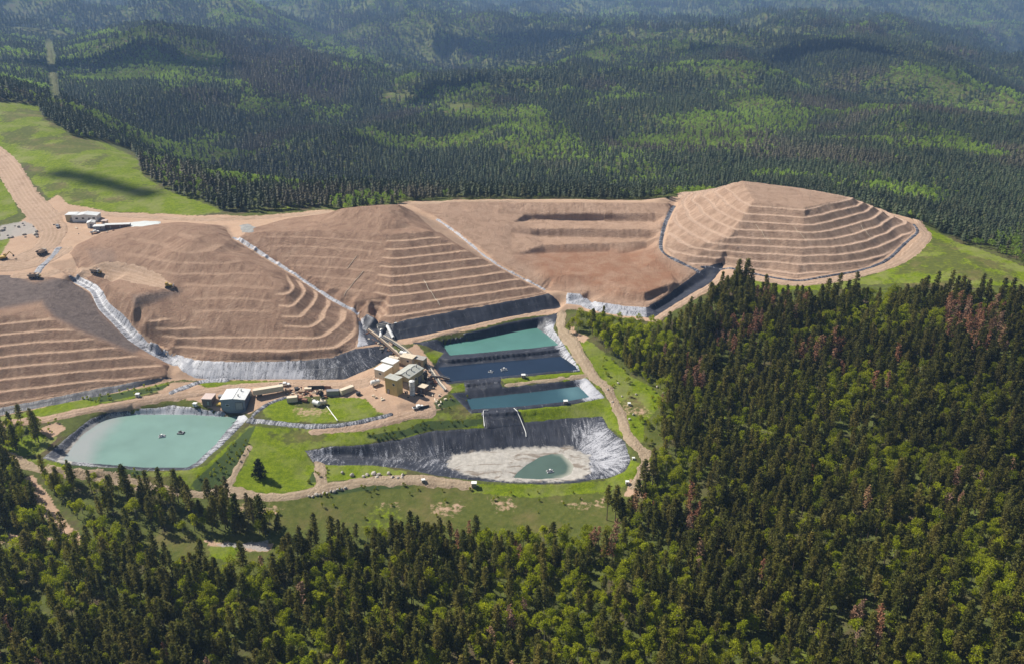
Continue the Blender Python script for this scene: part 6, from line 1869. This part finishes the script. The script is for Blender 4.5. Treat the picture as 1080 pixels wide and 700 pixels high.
# small scrap about the yards, too small to tell apart
def debris(name, label, mat, areas, seed):
    rng = random.Random(seed); m_ = MB()
    for poly, n in areas:
        us = [p[0] for p in poly]; vs = [p[1] for p in poly]; k = 0
        while k < n:
            u, v = rng.uniform(min(us), max(us)), rng.uniform(min(vs), max(vs))
            if poly_sd(np.array([u]), np.array([v]), np.array(poly, float))[0] < 0: continue
            p = hit(u, v); k += 1; s = rng.uniform(.35, 1.1)
            if rng.random() < .7: m_.box(p[0], p[1], p[2] + s * .3, s * rng.uniform(.6, 2.4), s * rng.uniform(.5, 1.3), s * rng.uniform(.5, 1.1), rng.uniform(0, 3.1), rng.uniform(.7, 1))
            else:
                a = rng.uniform(0, 6.28); q = rng.uniform(.8, 2.6)
                m_.cyl((p[0], p[1], p[2] + .3), (p[0] + q * math.cos(a), p[1] + q * math.sin(a), p[2] + .3), rng.uniform(.12, .4), n=7)
    tag(m_.build(name, M[mat]), label, kind='stuff')
YARD = [(296, 411), (316, 409), (345, 407), (350, 411), (344, 419), (330, 424), (306, 421)]
GAP = [(441, 386), (452, 386), (459, 400), (458, 410), (448, 413), (443, 402)]
WALK = [(382, 352), (392, 350), (426, 372), (438, 377), (430, 381), (404, 372)]
OFF = [(58, 236), (72, 238), (96, 244), (132, 243), (118, 247), (84, 250), (60, 246)]
debris('pale_scrap_debris', 'pale odds and ends lying about the plant and the yards', 'cream', [(YARD, 26), (GAP, 14), (WALK, 22), (OFF, 5), ([(392, 408), (410, 418), (404, 424), (388, 414)], 6), ([(456, 418), (474, 412), (476, 422), (462, 428)], 10)], 1)
debris('dark_scrap_debris', 'dark scrap and pipes lying about the plant and the yards', 'dark', [(YARD, 16), (GAP, 46), (WALK, 30), (OFF, 3), ([(420, 412), (446, 406), (450, 416), (424, 421)], 16)], 2)
debris('rusty_scrap_debris', 'rusty brown scrap lying about the plant and the yards', 'rust', [(YARD, 26), (GAP, 12), (WALK, 26), (OFF, 2), ([(452, 396), (464, 398), (466, 404), (456, 404)], 12)], 3)

# boulders
def boulder(u, v, s, label, group, seed):
    bm = bmesh.new(); bmesh.ops.create_icosphere(bm, subdivisions=2, radius=1.0)
    rng = random.Random(seed); ax = [rng.uniform(.75, 1.25) for _ in range(3)]
    off = [Vector((rng.uniform(-1, 1), rng.uniform(-1, 1), rng.uniform(-1, 1))).normalized() for _ in range(7)]
    for vv in bm.verts:
        k = 1.0
        for d in off: k = min(k, .78 / max(.01, vv.co.dot(d)) if vv.co.dot(d) > .78 else 1.0)
        vv.co = Vector((vv.co.x * ax[0], vv.co.y * ax[1], vv.co.z * ax[2] * .8)) * k * s
    me = bpy.data.meshes.new('boulder'); bm.to_mesh(me); bm.free(); me.materials.append(M['rock'])
    o = bpy.data.objects.new('boulder', me); p = hit(u, v); o.location = (p[0], p[1], p[2] + s * .35); o.rotation_euler = (0, 0, rng.uniform(0, 6)); COL.objects.link(o)
    tag(o, label, 'boulder', group)
G1 = 'pale boulders on the grass behind the front track'
for i, (u, v, s, lb) in enumerate([(361, 498.5, .95, 'pale boulder, leftmost of the upper row on the grass behind the front track'), (371.5, 501.5, 1.15, 'large pale boulder standing second from the left behind the front track'), (383.5, 502.5, .9, 'pale boulder just left of the close boulder cluster behind the front track'),
                                   (387.5, 500.8, .85, 'small boulder at the back left of the close cluster'), (394.5, 499.5, 1.1, 'largest boulder of the close cluster behind the front track'), (399.5, 500.5, .95, 'pale boulder at the right end of the close cluster'), (397.5, 503, .75, 'small boulder in front of the close cluster'),
                                   (410, 499.5, 1.0, 'lone boulder on the grass between the cluster and the dirt fan'), (414, 503.5, .8, 'flat pale boulder at the track edge, left of two'), (419.5, 503.8, .8, 'flat pale boulder at the track edge, middle one of the right group'), (424.5, 501, .8, 'pale boulder nearest the lower pond on the dirt fan'), (424, 503.5, .7, 'small boulder at the right end of the track edge row')]):
    boulder(u, v, s, lb, G1, 100 + i)
for i in range(11):
    f = i / 10
    boulder(326 + 38 * f, 523.5 - 9 * f + (i % 2) * 1.0, .7 + .25 * ((i * 7) % 5) / 5, 'grey rock in the row edging the outside of the front track bend', 'rocks edging the front track', 200 + i)
rg = random.Random(5)
for i in range(16):
    boulder(rg.uniform(2, 40), rg.uniform(236, 252), rg.uniform(.6, 1.5), 'pale rock lying on the rubble ground between the haul road loops', 'rocks on the rubble ground', 300 + i)
for i, (u, v) in enumerate([(641, 411), (646, 424), (652, 404), (671, 416), (656, 418), (693, 408), (700, 414), (668, 437), (664, 442)]):
    boulder(u, v, .7, 'small pale rock on the grass between the brown road and the leafy wood', 'rocks right of the brown road', 400 + i)

# lone trees
SPRUCE = pine_meshes(77, 9.5, 3.0, .04, 80, tn=6, ts=.6)
SPRUCE[0].materials[0] = M['spruce']
def spruce_shape(me):
    n = len(me.vertices); co = np.empty(n * 3, np.float32); me.vertices.foreach_get('co', co); co = co.reshape(-1, 3)
    f = np.clip(co[:, 2] / 9.5, 0, 1); k = (0.35 + 1.0 * (1 - f)) / (0.25 + (1 - f) ** .46) * 1.05
    co[:, 0] *= k; co[:, 1] *= k; me.vertices.foreach_set('co', co.ravel()); me.update()
spruce_shape(SPRUCE[0])
SPRUCE = (SPRUCE[0], trunk_mesh(SPRUCE[1], M['bark']))
p = hit(274, 503)
tree('spruce_tree', SPRUCE, p[0], p[1], 1.0, .4, 'lone blackish spruce standing on the bright green slope', 'spruce')
for i, (u, v, s, k, lb) in enumerate([(277, 560, 1.25, 3, 'tall bare trunked pine standing clear right of the other pines by the track'), (136, 532, 1.25, 1, 'very tall slim pine rising in front of the track below the pale green pond'), (205, 553, 1.15, 5, 'thin dark pine in the open stand between the track and the clearing'),
                                    (228, 556, 1.1, 3, 'pine in the open stand with bare trunks, left of the tall lone pine'), (240, 556, 1.15, 5, 'slim bare trunked pine in the middle of the open stand'), (252, 558, 1.1, 1, 'slim pine standing just left of the tall lone pine'), (213, 597, 1.1, 2, 'pine standing alone at the left edge of the small clearing'), (258, 604, 1.05, 0, 'pine standing alone at the lower edge of the small clearing'),
                                    (777, 306, 1.2, 1, 'tall pine in front of the ringed heap, left of the close pair'), (786, 304, 1.3, 3, 'tallest pine in front of the ringed heap, right of the close pair'), (640, 548, 1.0, 5, 'slim dark pine left of two at the forest edge below the lower pond'), (649, 549, 1.1, 1, 'slim dark pine right of two at the forest edge below the lower pond'),
                                    (18, 474, 1.1, 2, 'dark pine in the small stand left of the pale green pond, nearest the road'), (41, 466, 1.15, 0, 'tallest dark pine of the small stand left of the pale green pond')]):
    p = hit(u, v)
    tree('pine_tree', PINES[k], p[0], p[1], s, i * 1.3, lb, 'pine')

# bushes on the banks and field edges
def bushes():
    x, y = scatter(-300, 180, 280, 460, 2.4, np.random.default_rng(71))
    z = ground(x, y); u, v, d = proj(x, y, z)
    w = np.zeros(x.shape)
    for P in SCRUB: w = np.maximum(w, .55 * (poly_sd(u, v, np.array(P, float)) > -1))
    for P, k in (([(0, 452), (60, 444), (62, 480), (0, 484)], .3), ([(95, 500), (215, 498), (265, 455), (262, 500), (215, 520), (100, 505)], .16), ([(620, 362), (665, 392), (705, 412), (690, 470), (676, 478), (668, 440), (640, 400)], .4), ([(655, 452), (690, 440), (690, 520), (672, 520), (684, 480)], .5),
                 ([(262, 524), (400, 512), (500, 516), (660, 520), (650, 560), (300, 570)], .05), ([(150, 560), (300, 560), (300, 605), (150, 600)], .12), ([(640, 404), (652, 412), (648, 422)], .5), ([(80, 496), (215, 524), (240, 522), (330, 528), (100, 530)], .15)):
        w = np.maximum(w, k * (poly_sd(u, v, np.array(P, float)) > 0))
    for P in WATER_PX: w[poly_sd(u, v, np.array(P, float)) > -2] = 0
    for ln in ROAD_PX: w[line_d(u, v, ln) < 5] = 0
    k = np.random.default_rng(72).uniform(0, 1, x.shape) < w * (0.6 + fbm(x, y, 9, 2, 73))
    x, y, z = x[k], y[k], z[k]; n = len(x)
    ks = sorted(kk for (tt, kk) in PROTO if tt == 1)
    g = np.random.default_rng(74)
    forest('bush_undergrowth', 'low green bushes dotted over the banks and track edges', np.stack([x, y, z - .6], 1), g.uniform(0, 6.28, n), np.where(x > 55, g.uniform(.2, .5, n), g.uniform(.14, .34, n)), g.integers(0, len(ks), n), [PROTO[(1, kk)] for kk in ks])
WATER_PX = [P4 for P4 in ([(u, v) for u, v, z in P4_RIM], [(u, v) for u, v, z in P5_RIM])]
ROAD_PX = [[(u, v) for u, v, z in R_FRONT], [(u, v) for u, v, z in R_RIGHT], [(u, v) for u, v, z in R_UP]]
bushes()

# ------------------------------------------------------------------ air
def make_haze():
    lo = (-9900, -700, -420); hi = (9900, 14900, 245)
    v = [(x, y, z) for x in (lo[0], hi[0]) for y in (lo[1], hi[1]) for z in (lo[2], hi[2])]
    f = [(0, 1, 3, 2), (4, 6, 7, 5), (0, 4, 5, 1), (2, 3, 7, 6), (0, 2, 6, 4), (1, 5, 7, 3)]
    m = bpy.data.materials.new('haze'); m.use_nodes = True
    nt = m.node_tree
    for n in list(nt.nodes):
        if n.type != 'OUTPUT_MATERIAL': nt.nodes.remove(n)
    pv = nt.nodes.new('ShaderNodeVolumePrincipled')
    pv.inputs['Color'].default_value = (0.36, 0.58, 1.0, 1)
    pv.inputs['Density'].default_value = 0.000085
    pv.inputs['Anisotropy'].default_value = 0.2
    nt.links.new(pv.outputs[0], nt.nodes['Material Output'].inputs['Volume'])
    m.cycles.homogeneous_volume = True
    o = mesh_obj('haze', v, f, m)
    tag(o, 'pale blue haze over the distant forested hills', kind='stuff')
make_haze()

# ------------------------------------------------------------------ fair weather clouds high over the country
M['cloud'] = simple('cloud_white', (0.85, 0.85, 0.86), 1.0, 0, .03)
def cloud(u, v, rx, ry, rot, label, seed, alt=1150.0):
    g = hit(u, v); k = (alt - g[2]) / SUN_DIR.z
    c = Vector(g) + SUN_DIR * k
    rng = random.Random(seed); bm = bmesh.new()
    for i in range(16):
        a = rng.uniform(0, 6.28); q = rng.uniform(0, .75) ** .7
        s = rng.uniform(.3, .5) * min(rx, ry)
        m_ = Matrix.Translation((math.cos(a) * q * rx, math.sin(a) * q * ry, rng.uniform(-.1, .3) * s)) @ Matrix.Diagonal((1.3, 1.1, .7, 1))
        bmesh.ops.create_icosphere(bm, subdivisions=2, radius=s, matrix=m_)
    for i in range(10):
        f = i / 9 * 2 - 1
        bmesh.ops.create_icosphere(bm, subdivisions=2, radius=min(rx, ry) * .7, matrix=Matrix.Translation((f * rx * .6, rng.uniform(-.2, .2) * ry, 0)) @ Matrix.Diagonal((1.2, 1, .6, 1)))
    for w in bm.verts:
        w.co += Vector((fbm(np.array([w.co.x]), np.array([w.co.y]), 30, 3, seed)[0], fbm(np.array([w.co.y]), np.array([w.co.z]), 30, 3, seed + 1)[0], 0)) * 9
    me = bpy.data.meshes.new('cloud'); bm.to_mesh(me); bm.free(); me.materials.append(M['cloud'])
    for p in me.polygons: p.use_smooth = True
    o = bpy.data.objects.new('cloud', me); o.location = c; o.rotation_euler = (0, 0, rot); COL.objects.link(o)
    tag(o, label, kind='structure')
cloud(835, 62, 330, 70, 0.05, 'long thin cloud over the far right hills', 1)
cloud(478, 97, 75, 60, 0.3, 'small cloud over the middle hills', 2)
cloud(118, 192, 80, 11, -0.5, 'small cloud over the grass hill', 3)
cloud(560, 45, 420, 110, 0.1, 'long cloud over the distant valley', 5)
cloud(120, 62, 260, 70, 0.2, 'cloud over the hills beyond the grass hill', 6)
